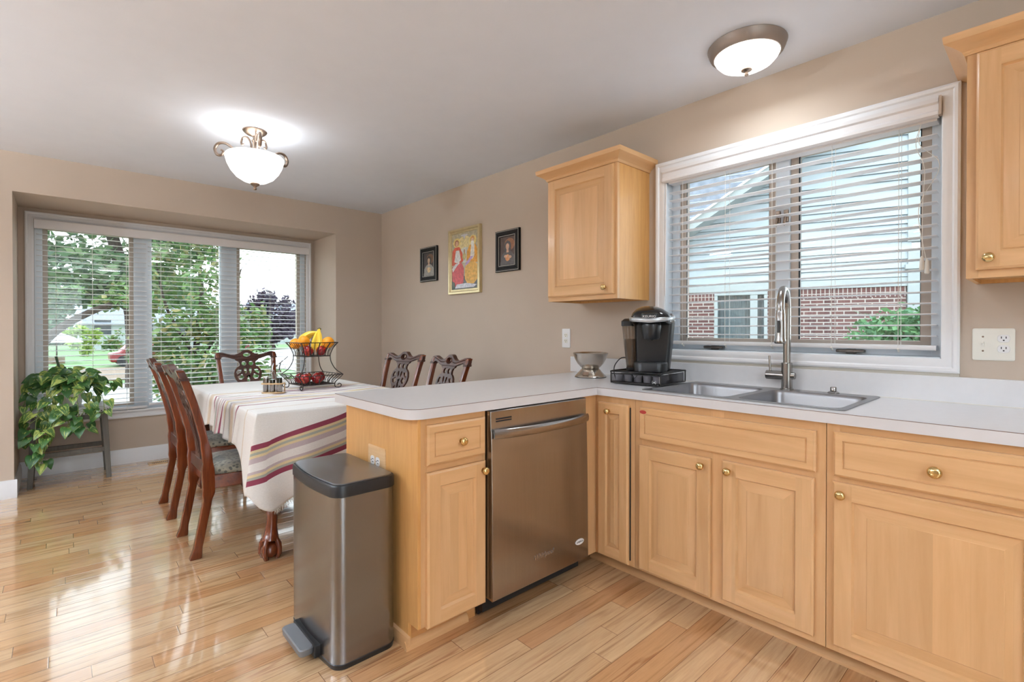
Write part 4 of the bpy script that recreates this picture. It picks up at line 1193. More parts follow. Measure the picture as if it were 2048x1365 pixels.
for z in (1.122, 1.176):
    MB().lathe([(0.0035, 0.0), (0.003, 0.0015)], (-0.0062, 0.196, z), 10, 0, '-x').build('screw', 'pewter', p, 30, world=True)

# step bin
tb = thing('trash_can', 'tall slim brushed steel step bin with black rim at the peninsula end', 'trash can', (-1.79, 1.915, 0))
def bin_plan(e=0.0, bow=0.018):
    x0, x1, y0_, y1_ = -1.912 + e, -1.674 - e, 1.690 + e, 2.138 - e
    base = rrect(x0, x1, y0_, y1_, 0.040 - min(e, 0.01), 7)
    a, b = base[15], base[16]
    base[16:16] = [(x0, a[1] + (b[1] - a[1]) * j / 9) for j in range(1, 9)]
    out = []
    for x, y in base:
        t = min(1, max(0, (y - y0_) / (y1_ - y0_)))
        out.append((x - bow * max(0, (x1 - x) / (x1 - x0)) ** 3 * sin(PI * t), y))
    return out
def bin_ring(z, e): return [(x, y, z) for x, y in bin_plan(e)]
MB().loft([bin_ring(0.018, 0.0), bin_ring(0.612, 0.0)]).build('body', 'steel_bin', tb, 30, world=True)
MB().loft([bin_ring(0.0, 0.002), bin_ring(0.019, -0.002), bin_ring(0.022, 0.001)]).build('base', 'black_plastic', tb, 30, world=True)
MB().loft([bin_ring(0.610, -0.001), bin_ring(0.612, -0.003), bin_ring(0.646, -0.003), bin_ring(0.652, 0.000), bin_ring(0.654, 0.004), bin_ring(0.651, 0.006)]).build('lid_rim', 'black_plastic', tb, 30, world=True)
MB().loft([bin_ring(0.648, 0.006), bin_ring(0.6555, 0.0065), bin_ring(0.6575, 0.010)]).build('lid', 'steel_lid', tb, 12, world=True)
pd = MB()
pd.loft([[(x, y, 0.030) for x, y in rrect(-1.992, -1.944, 1.812, 2.012, 0.014, 5)], [(x, y, 0.052) for x, y in rrect(-1.994, -1.942, 1.810, 2.014, 0.014, 5)], [(x, y, 0.056) for x, y in rrect(-1.990, -1.946, 1.814, 2.010, 0.012, 5)]])
pd.build('pedal', 'pedal_grey', tb, 25, world=True)
MB().box(-1.946, -1.905, 1.802, 2.022, 0.012, 0.060).build('pedal_slot', 'black_plastic', tb, 0, bevel=0.004, world=True)

# ------------------------------------------------------------------ lamps
def point(name, loc, energy, r, parent=None, col=LAMP_WARM):
    d = bpy.data.lights.new(name, 'POINT')
    d.energy = energy
    d.shadow_soft_size = r
    d.color = col
    o = bpy.data.objects.new(name, d)
    COL.objects.link(o)
    o.location = loc
    if parent is not None: o.parent = parent
    return o
def disk_light(parent, z, r, energy):
    o = area('lamp_light', (0, 0, z), (0, 0, 0), r * 2, r * 2, energy, False, LAMP_WARM, 'DISK')
    o.parent = parent
DL = (-1.695, 3.455)
dl = thing('ceiling_lamp', 'semi-flush bowl lamp with scrolled arms above the dining table', 'ceiling lamp', (DL[0], DL[1], H), group='ceiling lamps')
MB().lathe([(0.070, 0.0), (0.072, -0.006), (0.066, -0.014), (0.050, -0.026), (0.024, -0.036), (0.016, -0.042)], (0, 0, 0), 32).build('canopy', 'pewter', dl, 40)
MB().lathe([(0.012, -0.04), (0.012, -0.055), (0.019, -0.06), (0.019, -0.068), (0.014, -0.074), (0.013, -0.15), (0.011, -0.30), (0.008, -0.338)], (0, 0, 0), 20).build('stem', 'pewter', dl, 40)
bowl = [(0.167, -0.168), (0.170, -0.172), (0.168, -0.186), (0.158, -0.222), (0.138, -0.262), (0.108, -0.298), (0.070, -0.322), (0.034, -0.334), (0.010, -0.337)]
bw = MB().lathe(bowl + [(r - 0.004, z + 0.004) for r, z in bowl[::-1]], (0, 0, 0), 48, cap0=False, cap1=False).build('glass_bowl', 'lamp_bowl', dl, 60)
MB().lathe([(0.008, -0.330), (0.026, -0.333), (0.028, -0.340), (0.022, -0.348), (0.011, -0.354), (0.008, -0.362), (0.011, -0.368), (0.008, -0.376), (0.0, -0.378)], (0, 0, 0), 20).build('finial', 'pewter', dl, 40)
for k in range(3):
    a = math.radians(142 + 120 * k)
    P2 = lambda r, z: (r * cos(a), r * sin(a), z)
    pts = []
    for j in range(14):                                 # small curl under the canopy
        t = j / 13
        th = -0.6 * PI + 1.55 * PI * t
        rr = 0.020 + 0.006 * t
        pts.append(P2(0.058 + rr * cos(th), -0.062 + rr * sin(th) * 0.9))
    pts = pts[::-1][:0] + pts
    pts2 = catmull([P2(0.084, -0.074), P2(0.075, -0.046), P2(0.048, -0.042), P2(0.026, -0.075), P2(0.026, -0.115), P2(0.044, -0.158), P2(0.070, -0.19)], 5)
    curl = catmull([P2(0.066, -0.086), P2(0.080, -0.088)] + [P2(0.084, -0.074)], 4)
    mb = MB().tube(curl[:-1] + pts2, 0.0062, 8)
    out = catmull([P2(0.070, -0.190), P2(0.122, -0.128), P2(0.176, -0.086), P2(0.222, -0.086), P2(0.245, -0.118), P2(0.233, -0.154), P2(0.205, -0.158), P2(0.194, -0.136), P2(0.208, -0.125)], 6)
    mb.tube(out, [0.0055 + 0.0040 * sin(PI * i / (len(out) - 1)) for i in range(len(out))], 8)
    mb.build('scroll_arm', 'pewter', dl, 60)
point('lamp_bulb', (0, 0, -0.185), 2.5, 0.05, dl)
disk_light(dl, -0.385, 0.10, 9)
kl = thing('ceiling_lamp', 'flush round lamp with bronze pan on the ceiling by the sink window', 'ceiling lamp', (-0.345, 0.945, H), group='ceiling lamps')
MB().lathe([(0.160, 0.0), (0.163, -0.003), (0.160, -0.010), (0.158, -0.018), (0.150, -0.036), (0.138, -0.046), (0.132, -0.046), (0.132, -0.030)], (0, 0, 0), 48, cap1=False).build('pan', 'bronze_pan', kl, 30)
MB().lathe([(0.134, -0.040), (0.134, -0.046), (0.128, -0.058), (0.110, -0.078), (0.078, -0.095), (0.040, -0.104), (0.006, -0.106)], (0, 0, 0), 48).build('glass_dome', 'lamp_dome', kl, 60)
MB().lathe([(0.006, -0.102), (0.022, -0.104), (0.023, -0.109), (0.014, -0.114), (0.007, -0.117), (0.007, -0.122), (0.009, -0.127), (0.007, -0.133), (0.0, -0.134)], (0, 0, 0), 20).build('finial', 'pewter', kl, 40)
disk_light(kl, -0.14, 0.13, 4)
def added_rear_lamp(label, x, y, e):  # added ceiling lamp out of view, brightens the room
    t = thing('ceiling_lamp', label, 'ceiling lamp', (x, y, H), group='ceiling lamps')
    MB().lathe([(0.20, 0.0), (0.203, -0.003), (0.196, -0.020), (0.185, -0.046), (0.178, -0.046), (0.178, -0.03)], (0, 0, 0), 40, cap1=False).build('pan', 'bronze_pan', t, 30)
    MB().lathe([(0.18, -0.04), (0.18, -0.046), (0.16, -0.07), (0.11, -0.095), (0.05, -0.106), (0.006, -0.108)], (0, 0, 0), 40).build('glass_dome', 'lamp_dome', t, 60)
    disk_light(t, -0.115, 0.17, e)
added_rear_lamp('added flush fill lamp on the kitchen ceiling, unseen behind the viewer', -1.9, -1.2, 10)
added_rear_lamp('added flush fill lamp on the ceiling of the unseen room to the left of the viewer', -4.7, 1.0, 14)
added_rear_lamp('added flush fill lamp on the ceiling of the unseen left room opposite the dining table', -4.7, 3.5, 20)
def fill_torchiere(label, x, y, e):  # added unseen uplight, stands in for a flash bounced off the ceiling
    t = thing('added_uplight', label, 'added uplight', (x, y, 0), group='added uplights for bounced fill')
    MB().lathe([(0.15, 0.0), (0.15, 0.015), (0.03, 0.03), (0.014, 0.04)], (0, 0, 0), 32).build('base', 'bronze_pan', t, 40)
    MB().cyl((0, 0, 0.03), (0, 0, 1.66), 0.012, n=16).build('pole', 'bronze_pan', t, 40)
    MB().lathe([(0.012, 1.62), (0.03, 1.64), (0.10, 1.69), (0.16, 1.76), (0.18, 1.80), (0.176, 1.80), (0.155, 1.765), (0.095, 1.697), (0.0, 1.66)], (0, 0, 0), 40, cap1=False).build('lamp_shade', 'lamp_dome', t, 60)
    o = area('lamp_light', (0, 0, 1.79), (PI, 0, 0), 0.32, 0.32, e, False, LAMP_WARM, 'DISK')
    o.parent = t
fill_torchiere('added bronze uplighter in the kitchen, unseen behind the viewer, bouncing fill off the ceiling', -2.9, -1.7, 115)
fill_torchiere('added bronze uplighter in the unseen room left of the dining table, bouncing fill off the ceiling', -5.4, 2.9, 330)

# ------------------------------------------------------------------ pictures on the wall
def pic_frame(label, y0, y1, z0, z1, fm, w, th, paint, line=None, group=None):
    t = thing('framed_picture', label, 'picture', (0, (y0 + y1) / 2, (z0 + z1) / 2), group=group)
    prof = [(0.0, 0.0015), (0.0, th * 0.8), (0.002, th), (w * 0.45, th), (w * 0.6, th * 0.75), (w - 0.002, th * 0.7), (w, th * 0.55), (w, 0.0015)]
    casing(prof, (y0, y1, z0, z1), FR).build('frame', fm, t, 25, world=True)
    if line:
        for e in line:
            casing([(e, th * 0.98), (e, th + 0.0008), (e + 0.003, th + 0.0008), (e + 0.003, th * 0.98)], (y0, y1, z0, z1), FR).build('frame_line', 'pale_line', t, 25, world=True)
    h, wd = (z1 - z0) - 2 * w, (y1 - y0) - 2 * w
    d0 = th * 0.5
    # the painting: flat coloured patches in panel coordinates (u 0..1 left to right, v 0..1 bottom to top)
    fmap = lambda u, v, d: (-(d0 + d), y1 - w - u * wd, z0 + w + v * h)
    mb = MB()
    cols = []
    for i, (col, poly) in enumerate(paint):
        nm = 'paint_%02x%02x%02x' % col
        if nm not in MATS:
            m = flat(nm, lin(*col), 0.45, noise=0.22, nscale=45)
        if nm not in cols: cols.append(nm)
        mb.prism(poly, lambda u, v, d, i=i: fmap(u, v, d + i * 0.00012), 0.0, 0.0004, cols.index(nm))
    mb.build('painting', cols, t, 0, world=True)
    return t
full = [(0, 0), (1, 0), (1, 1), (0, 1)]
def portrait(veil, skin, robe, chest, back, glow):
    return [(back, full), (glow, ell(0.62, 0.72, 0.34, 0.22)), (veil, ell(0.5, 0.66, 0.23, 0.19)), (robe, [(0.02, 0.0), (0.98, 0.0), (0.96, 0.30), (0.74, 0.46), (0.5, 0.52), (0.26, 0.46), (0.05, 0.30)]),
            (skin, ell(0.49, 0.65, 0.115, 0.115)), (skin, [(0.42, 0.44), (0.58, 0.44), (0.55, 0.58), (0.44, 0.58)]), (veil, [(0.34, 0.5), (0.40, 0.74), (0.5, 0.80), (0.6, 0.74), (0.66, 0.5), (0.72, 0.5), (0.66, 0.78), (0.5, 0.87), (0.34, 0.78), (0.28, 0.5)]),
            (chest, ell(0.5, 0.25, 0.15, 0.12)), (skin, ell(0.36, 0.31, 0.10, 0.05)), (skin, ell(0.66, 0.27, 0.11, 0.05)), (robe, [(0.0, 0.0), (1, 0), (1, 0.10), (0, 0.12)])]
pic_frame('small dark framed portrait, farthest of the three pictures on the tan wall', 3.905, 4.195, 1.661, 1.989, 'black_frame', 0.055, 0.022, portrait((66, 56, 48), (190, 156, 128), (150, 146, 138), (214, 188, 140), (62, 54, 52), (120, 84, 60)), line=(0.006, 0.047), group='pictures on the tan wall')
pic_frame('small dark framed portrait of a veiled figure, nearest the wall cabinet', 2.781, 3.061, 1.660, 1.986, 'black_frame', 0.052, 0.022, portrait((84, 82, 84), (206, 166, 140), (96, 92, 92), (212, 150, 104), (88, 72, 66), (150, 104, 76)), line=(0.006, 0.044), group='pictures on the tan wall')
saints = [((186, 176, 150), full), ((222, 204, 150), ell(0.5, 0.74, 0.34, 0.2)), ((208, 208, 200), ell(0.52, 0.6, 0.24, 0.14)), ((110, 112, 110), [(0, 0), (1, 0), (1, 0.24), (0.7, 0.20), (0.4, 0.24), (0, 0.26)]),
          ((226, 204, 130), ell(0.20, 0.84, 0.15, 0.085)), ((226, 204, 130), ell(0.82, 0.84, 0.14, 0.085)),
          ((206, 92, 66), [(0.0, 0.44), (0.02, 0.70), (0.12, 0.76), (0.30, 0.76), (0.42, 0.64), (0.46, 0.50), (0.30, 0.44)]), ((220, 218, 214), [(0.10, 0.50), (0.16, 0.70), (0.30, 0.70), (0.36, 0.52), (0.24, 0.46)]),
          ((204, 92, 96), [(0.0, 0.40), (0.18, 0.48), (0.40, 0.46), (0.48, 0.36), (0.46, 0.12), (0.30, 0.04), (0.12, 0.06), (0.02, 0.16)]), ((226, 222, 222), [(0.0, 0.38), (0.14, 0.46), (0.34, 0.48), (0.20, 0.42), (0.04, 0.32)]),
          ((226, 160, 64), [(0.58, 0.48), (0.60, 0.66), (0.70, 0.76), (0.92, 0.76), (1.0, 0.66), (1.0, 0.44), (0.8, 0.46)]), ((232, 226, 216), [(0.72, 0.56), (0.76, 0.76), (0.88, 0.76), (0.88, 0.56), (0.80, 0.50)]),
          ((222, 174, 90), [(0.52, 0.36), (0.60, 0.46), (0.90, 0.46), (1.0, 0.40), (1.0, 0.16), (0.86, 0.08), (0.62, 0.08), (0.52, 0.18)]), ((190, 160, 204), [(0.52, 0.40), (0.66, 0.44), (0.84, 0.56), (0.74, 0.56), (0.56, 0.46)]),
          ((160, 104, 74), ell(0.20, 0.83, 0.085, 0.06)), ((214, 170, 140), ell(0.21, 0.82, 0.06, 0.046)), ((210, 150, 90), ell(0.81, 0.86, 0.075, 0.05)), ((220, 186, 160), ell(0.81, 0.83, 0.06, 0.042)), ((236, 232, 226), ell(0.81, 0.785, 0.06, 0.045)),
          ((196, 184, 130), ell(0.50, 0.575, 0.075, 0.06)), ((178, 130, 80), [(0.48, 0.63), (0.52, 0.63), (0.515, 0.70), (0.485, 0.70)]), ((214, 210, 214), [(0.34, 0.95), (0.46, 0.93), (0.50, 0.87), (0.54, 0.93), (0.66, 0.95), (0.55, 0.97), (0.45, 0.97)]),
          ((214, 216, 226), [(0.12, 0.02), (0.86, 0.02), (0.98, 0.06), (0.6, 0.10), (0.2, 0.09)]), ((84, 92, 84), [(0.0, 0.0), (0.14, 0.02), (0.12, 0.12), (0.0, 0.16)])]
pic_frame('tall gold framed painting of two seated robed figures, between the dark portraits', 3.253, 3.706, 1.514, 2.088, 'gold_frame', 0.042, 0.03, saints, group='pictures on the tan wall')

# ------------------------------------------------------------------ coffee corner
rk_ = thing('pod_rack', 'black wire coffee pod drawer under the coffee maker', 'pod rack', (-0.277, 1.486, 0.9145), math.radians(6), group=None)
# local: front faces -x, width along y
L_, W_, RH = 0.150, 0.140, 0.066
MB().box(-L_, L_, -W_, W_, RH - 0.003, RH).build('top_tray', 'black_matte', rk_, 0, bevel=0.001)
mb = MB()
for y in (-W_, W_):
    mb.tube(catmull([(-L_, y, 0.010), (-L_, y, RH - 0.008), (-L_ + 0.008, y, RH + 0.002), (0, y, RH + 0.002), (L_ - 0.008, y, RH + 0.002), (L_, y, RH - 0.008), (L_, y, 0.010)], 4), 0.0035, 8)
    mb.tube([(-L_, y, 0.008), (L_, y, 0.008)], 0.0035, 8)
mb.tube([(-L_, -W_, RH + 0.002), (-L_, W_, RH + 0.002)], 0.003, 8).tube([(L_, -W_, RH + 0.002), (L_, W_, RH + 0.002)], 0.003, 8)
mb.build('wire_frame', 'black_wire', rk_, 60)
mb = MB().box(-L_ + 0.004, L_ - 0.006, -W_ + 0.006, W_ - 0.006, 0.004, 0.008)
mb.tube([(-L_ - 0.004, -W_ + 0.008, 0.012), (-L_ - 0.004, W_ - 0.008, 0.012), (-L_ - 0.004, W_ - 0.008, RH - 0.010), (-L_ - 0.004, -W_ + 0.008, RH - 0.010)], 0.0028, 6, closed=True)
mb.tube([(-L_ - 0.004, 0.018, RH - 0.010), (-L_ - 0.005, 0.0, RH - 0.030), (-L_ - 0.004, -0.018, RH - 0.010)], 0.002, 6)
mb.box(-L_ + 0.002, -L_ + 0.012, -W_ + 0.008, W_ - 0.008, 0.008, 0.016)
dr = mb.build('drawer', 'black_wire', rk_, 60)
mb = MB().box(-L_ - 0.003, -L_ - 0.0025, -W_ + 0.008, W_ - 0.008, 0.012, RH - 0.010).box(-L_ + 0.01, L_ - 0.01, -W_ + 0.0035, -W_ + 0.004, 0.008, RH - 0.008)
mb.build('mesh_panel', 'mesh_dark', dr, 0)
MB().box(-L_ - 0.0066, -L_ - 0.0058, -0.118, -0.116, 0.016, 0.031).box(-L_ - 0.0066, -L_ - 0.0058, -0.118, -0.113, 0.016, 0.0175).box(-L_ - 0.0066, -L_ - 0.0058, -0.100, -0.098, 0.016, 0.031).box(-L_ - 0.0066, -L_ - 0.0058, -0.103, -0.098, 0.016, 0.0175).box(-L_ - 0.0066, -L_ - 0.0058, -0.111, -0.105, 0.019, 0.026).build('logo', 'text_white', dr, 0)
pod0 = None
R9 = Matrix.Rotation(math.radians(6), 3, 'Z')
k = 0
for i in range(4):
    for j in range(5):
        if (i, j) in ((2, 0), (3, 3), (2, 4)): continue
        lx, ly = -0.118 + 0.062 * i, 0.108 - 0.054 * j
        wpos = R9 @ Vector((lx, ly, 0))
        where = ('front row', 'second row', 'third row', 'back row')[i]
        side = ('by the window-wall corner side', 'one in from the bowl side', 'in the middle column', 'one in from the sink side', 'along the sink side')[j]
        lab = 'coffee pod in the ' + where + ' of the wire drawer, ' + ('nearest the metal bowl' if j == 0 else side)
        if pod0 is None:
            pod0 = tag(MB().lathe([(0.0175, 0.0), (0.019, 0.002), (0.0225, 0.040), (0.0255, 0.0415), (0.0255, 0.043), (0.0, 0.0435)], (0, 0, 0), 18, cap1=False).build('coffee_pod', 'pod_white', None, 40), lab, 'coffee pod', 'coffee pods in the wire drawer')
            p_ = pod0
        else:
            p_ = pod0.copy()
            COL.objects.link(p_)
            p_['label'] = lab
        p_.location = (-0.277 + wpos.x, 1.486 + wpos.y, 0.9145 + 0.0082)

cm = thing('coffee_maker', 'black single-serve coffee maker on the wire pod rack', 'coffee maker', (-0.268, 1.492, 0.9145 + RH + 0.0055), math.radians(26))
def bx(x0, x1, y0, y1, z, r): return [(x, y, z) for x, y in rrect(x0, x1, y0, y1, r, 5)]
MB().loft([bx(-0.035, 0.135, -0.105, 0.062, 0.0, 0.02), bx(-0.040, 0.140, -0.118, 0.066, 0.13, 0.02), bx(-0.045, 0.145, -0.128, 0.070, 0.255, 0.02)]).build('housing', 'black_plastic', cm, 40)
MB().loft([bx(-0.150, -0.03, -0.105, 0.062, 0.0, 0.05), bx(-0.152, -0.03, -0.107, 0.064, 0.042, 0.05), bx(-0.148, -0.03, -0.103, 0.060, 0.048, 0.048)]).build('drip_tray', 'black_plastic', cm, 40)
hd = []
for z, x0, x1, y0, y1, r in ((0.240, -0.118, 0.13, -0.112, 0.066, 0.045), (0.256, -0.150, 0.142, -0.128, 0.080, 0.055), (0.282, -0.152, 0.142, -0.126, 0.080, 0.055), (0.305, -0.142, 0.135, -0.108, 0.070, 0.05), (0.325, -0.118, 0.110, -0.080, 0.054, 0.045), (0.338, -0.080, 0.075, -0.050, 0.034, 0.036), (0.342, -0.045, 0.045, -0.028, 0.016, 0.02)):
    hd.append(bx(x0, x1, y0, y1, z, r))
MB().loft(hd).build('brew_head', 'black_gloss', cm, 50)
MB().lathe([(0.050, 0.246), (0.052, 0.235), (0.044, 0.175), (0.036, 0.166), (0.010, 0.164), (0.008, 0.158), (0.0, 0.158)], (-0.088, -0.024, 0), 28, cap1=False).build('pod_holder', 'black_plastic', cm, 40)
hp = []
for i in range(17):
    a = PI * i / 16
    hp.append((-0.062 - 0.108 * sin(a) ** 0.8, -0.022 + 0.108 * cos(a), 0.262 + 0.010 * abs(cos(a))))
hp = [(-0.01, 0.090, 0.278)] + hp + [(-0.01, -0.134, 0.278)]
MB().tube(catmull(hp, 3), 1.0, 10, up=(0, 0, 1), flatten=(0.011, 0.005)).build('handle', 'silver_plastic', cm, 60)
for y in (-0.131, 0.087):
    MB().cyl((-0.012, y - 0.003, 0.280), (-0.012, y + 0.003, 0.280), 0.014, n=20).build('handle_pivot', 'silver_plastic', cm, 40, bevel=0.002)
MB().loft([bx(-0.162, -0.10, -0.068, 0.024, 0.270, 0.014), bx(-0.160, -0.10, -0.066, 0.022, 0.298, 0.014), bx(-0.150, -0.10, -0.06, 0.016, 0.303, 0.012)]).build('name_plate', 'black_plastic', cm, 40)
text('logo', 'KEURIG', 0.0165, 'text_white', cm, Vector(root_loc(cm)) + Vector((-0.1635, -0.022, 0.2835)), (PI / 2, 0, -PI / 2), font_scale_x=1.15)
MB().ball((0.070, -0.112, 0.270), 0.046, 20, 12, 0, (1.25, 0.42, 0.75)).build('control_panel', 'panel_grey', cm, 60)
for i in range(3):
    MB().ball((-0.004 + 0.02 * i, -0.134, 0.262 + 0.002 * i), 0.007, 12, 8, 0, (1.2, 0.4, 0.6)).build('button', 'chrome', cm, 60)
tk = MB().loft([bx(-0.045, 0.12, 0.070, 0.112, 0.012, 0.016), bx(-0.060, 0.13, 0.072, 0.124, 0.14, 0.016), bx(-0.068, 0.135, 0.074, 0.134, 0.252, 0.016)]).build('water_tank', 'smoke', cm, 40)
MB().loft([bx(-0.043, 0.118, 0.072, 0.110, 0.014, 0.014), bx(-0.056, 0.126, 0.074, 0.120, 0.165, 0.014)]).build('water', 'smoke', tk, 40)
MB().loft([bx(-0.070, 0.136, 0.072, 0.136, 0.236, 0.016), bx(-0.070, 0.136, 0.072, 0.136, 0.262, 0.016), bx(-0.05, 0.125, 0.076, 0.122, 0.276, 0.014)]).build('tank_lid', 'black_plastic', tk, 40)
MB().loft([bx(-0.045, 0.125, 0.066, 0.112, 0.0, 0.012), bx(-0.045, 0.125, 0.066, 0.113, 0.013, 0.012)]).build('tank_base', 'black_plastic', cm, 40)
MB().tube(catmull([(0.125, 0.10, 0.05), (0.12, 0.16, 0.055), (0.06, 0.188, 0.02), (0.03, 0.19, -0.02), (0.02, 0.175, -0.066)], 6), 0.0028, 8).build('power_cord', 'black_plastic', cm, 60)

sl = thing('kitchen_scale', 'round stainless kitchen scale with a small display beside the coffee maker', 'kitchen scale', (-0.235, 1.915, 0.9145), math.radians(18))
MB().lathe([(0.092, 0.0), (0.095, 0.003), (0.093, 0.007), (0.084, 0.016), (0.066, 0.036), (0.058, 0.046), (0.054, 0.049), (0.0, 0.049)], (0, 0, 0), 40, cap1=False).build('base', 'steel_bowl', sl, 40)
MB().lathe([(0.0945, 0.0), (0.0955, 0.003)], (0, 0, 0), 40, cap0=False, cap1=False).build('foot_ring', 'black_plastic', sl, 40)
MB().loft([[(-0.0885 + 0.022 * v, 0.020 * u, 0.0155 + 0.018 * v) for u, v in ((-1, 0), (1, 0), (0.85, 1), (-0.85, 1))], [(-0.0905 + 0.022 * v, 0.020 * u, 0.0175 + 0.018 * v) for u, v in ((-1, 0), (1, 0), (0.85, 1), (-0.85, 1))]]).build('display', 'pewter', sl, 0)
mx = [(0.030, 0.053), (0.048, 0.054), (0.058, 0.060), (0.078, 0.082), (0.094, 0.110), (0.103, 0.138), (0.1065, 0.146), (0.108, 0.147)]
tag(MB().lathe([(0.050, 0.050), (0.054, 0.052), (0.052, 0.0545)] + [(r, z) for r, z in mx[1:]] + [(r - 0.0025, z + 0.001) for r, z in mx[::-1]] + [(0.0, 0.0545)], (-0.235, 1.915, 0.9145), 44, cap0=True, cap1=False).build('mixing_bowl', 'steel_bowl', None, 40), 'brushed steel bowl sitting on the kitchen scale', 'bowl')

# ------------------------------------------------------------------ dining chairs (local: front +x, width along y)
def upholstery():
    m, nt, b = newmat('seat_fabric')
    tc = nd(nt, 'TexCoord')
    v = nd(nt, 'TexVoronoi', None, Vector=tc.outputs['Object'], Scale=48.0)
    n = nd(nt, 'TexNoise', None, Vector=tc.outputs['Object'], Scale=9.0, Detail=3.0)
    sp = nd(nt, 'SeparateXYZ', None, Vector=tc.outputs['Object'])
    base = ramp(nt, n.outputs[0], [(0.35, lin(112, 106, 92)), (0.5, lin(150, 142, 124)), (0.66, lin(96, 96, 88))])
    dots = nd(nt, 'MapRange', None, _0=v.outputs[0], _1=0.30, _2=0.42).outputs[0]
    c = mixc(nt, mth(nt, 'MULTIPLY', mth(nt, 'SUBTRACT', 1.0, dots), 0.75), base, lin(40, 42, 40))
    nt.links.new(c, b.inputs['Base Color'])
    b.inputs['Roughness'].default_value = 0.7
    b.inputs['Sheen Weight'].default_value = 0.3
    bp = nd(nt, 'Bump', None, Strength=0.3, Distance=0.002, Height=v.outputs[0])
    nt.links.new(bp.outputs[0], b.inputs['Normal'])
    MATS['seat_fabric'] = m
upholstery()
BACK = [(-0.300, 0.0), (-0.288, 0.06), (-0.262, 0.20), (-0.240, 0.33), (-0.240, 0.43), (-0.252, 0.57), (-0.290, 0.745), (-0.336, 0.90), (-0.372, 0.995), (-0.380, 1.02)]
def back_x(z):
    for (x0, z0), (x1, z1) in zip(BACK, BACK[1:]):
        if z <= z1:
            return x0 + (x1 - x0) * (z - z0) / (z1 - z0)
    return BACK[-1][0]
def mirror(half): return half + [(-u, v) for u, v in half[::-1] if u > 1e-6]
def bump_pts(c, r, a0, a1, n):
    return [(c[0] + r * cos(a0 + (a1 - a0) * i / n), c[1] + r * sin(a0 + (a1 - a0) * i / n)) for i in range(n + 1)]
def ball_claw(mb, c, r):
    mb.ball((c[0], c[1], c[2] + r * 0.9), r, 16, 10, 0, (1, 1, 0.9))
    for k in range(4):
        a = PI / 4 + k * PI / 2
        pts = [(c[0] + q * r * cos(a), c[1] + q * r * sin(a), c[2] + h * r) for q, h in ((0.50, 2.25), (0.80, 1.95), (1.03, 1.35), (1.08, 0.75), (0.92, 0.25), (0.78, 0.03))]
        mb.tube(catmull(pts, 3), [r * (0.30 - 0.09 * abs(i / 15 - 0.35) + (0.05 if i % 5 == 0 else 0)) for i in range(16)], 8)
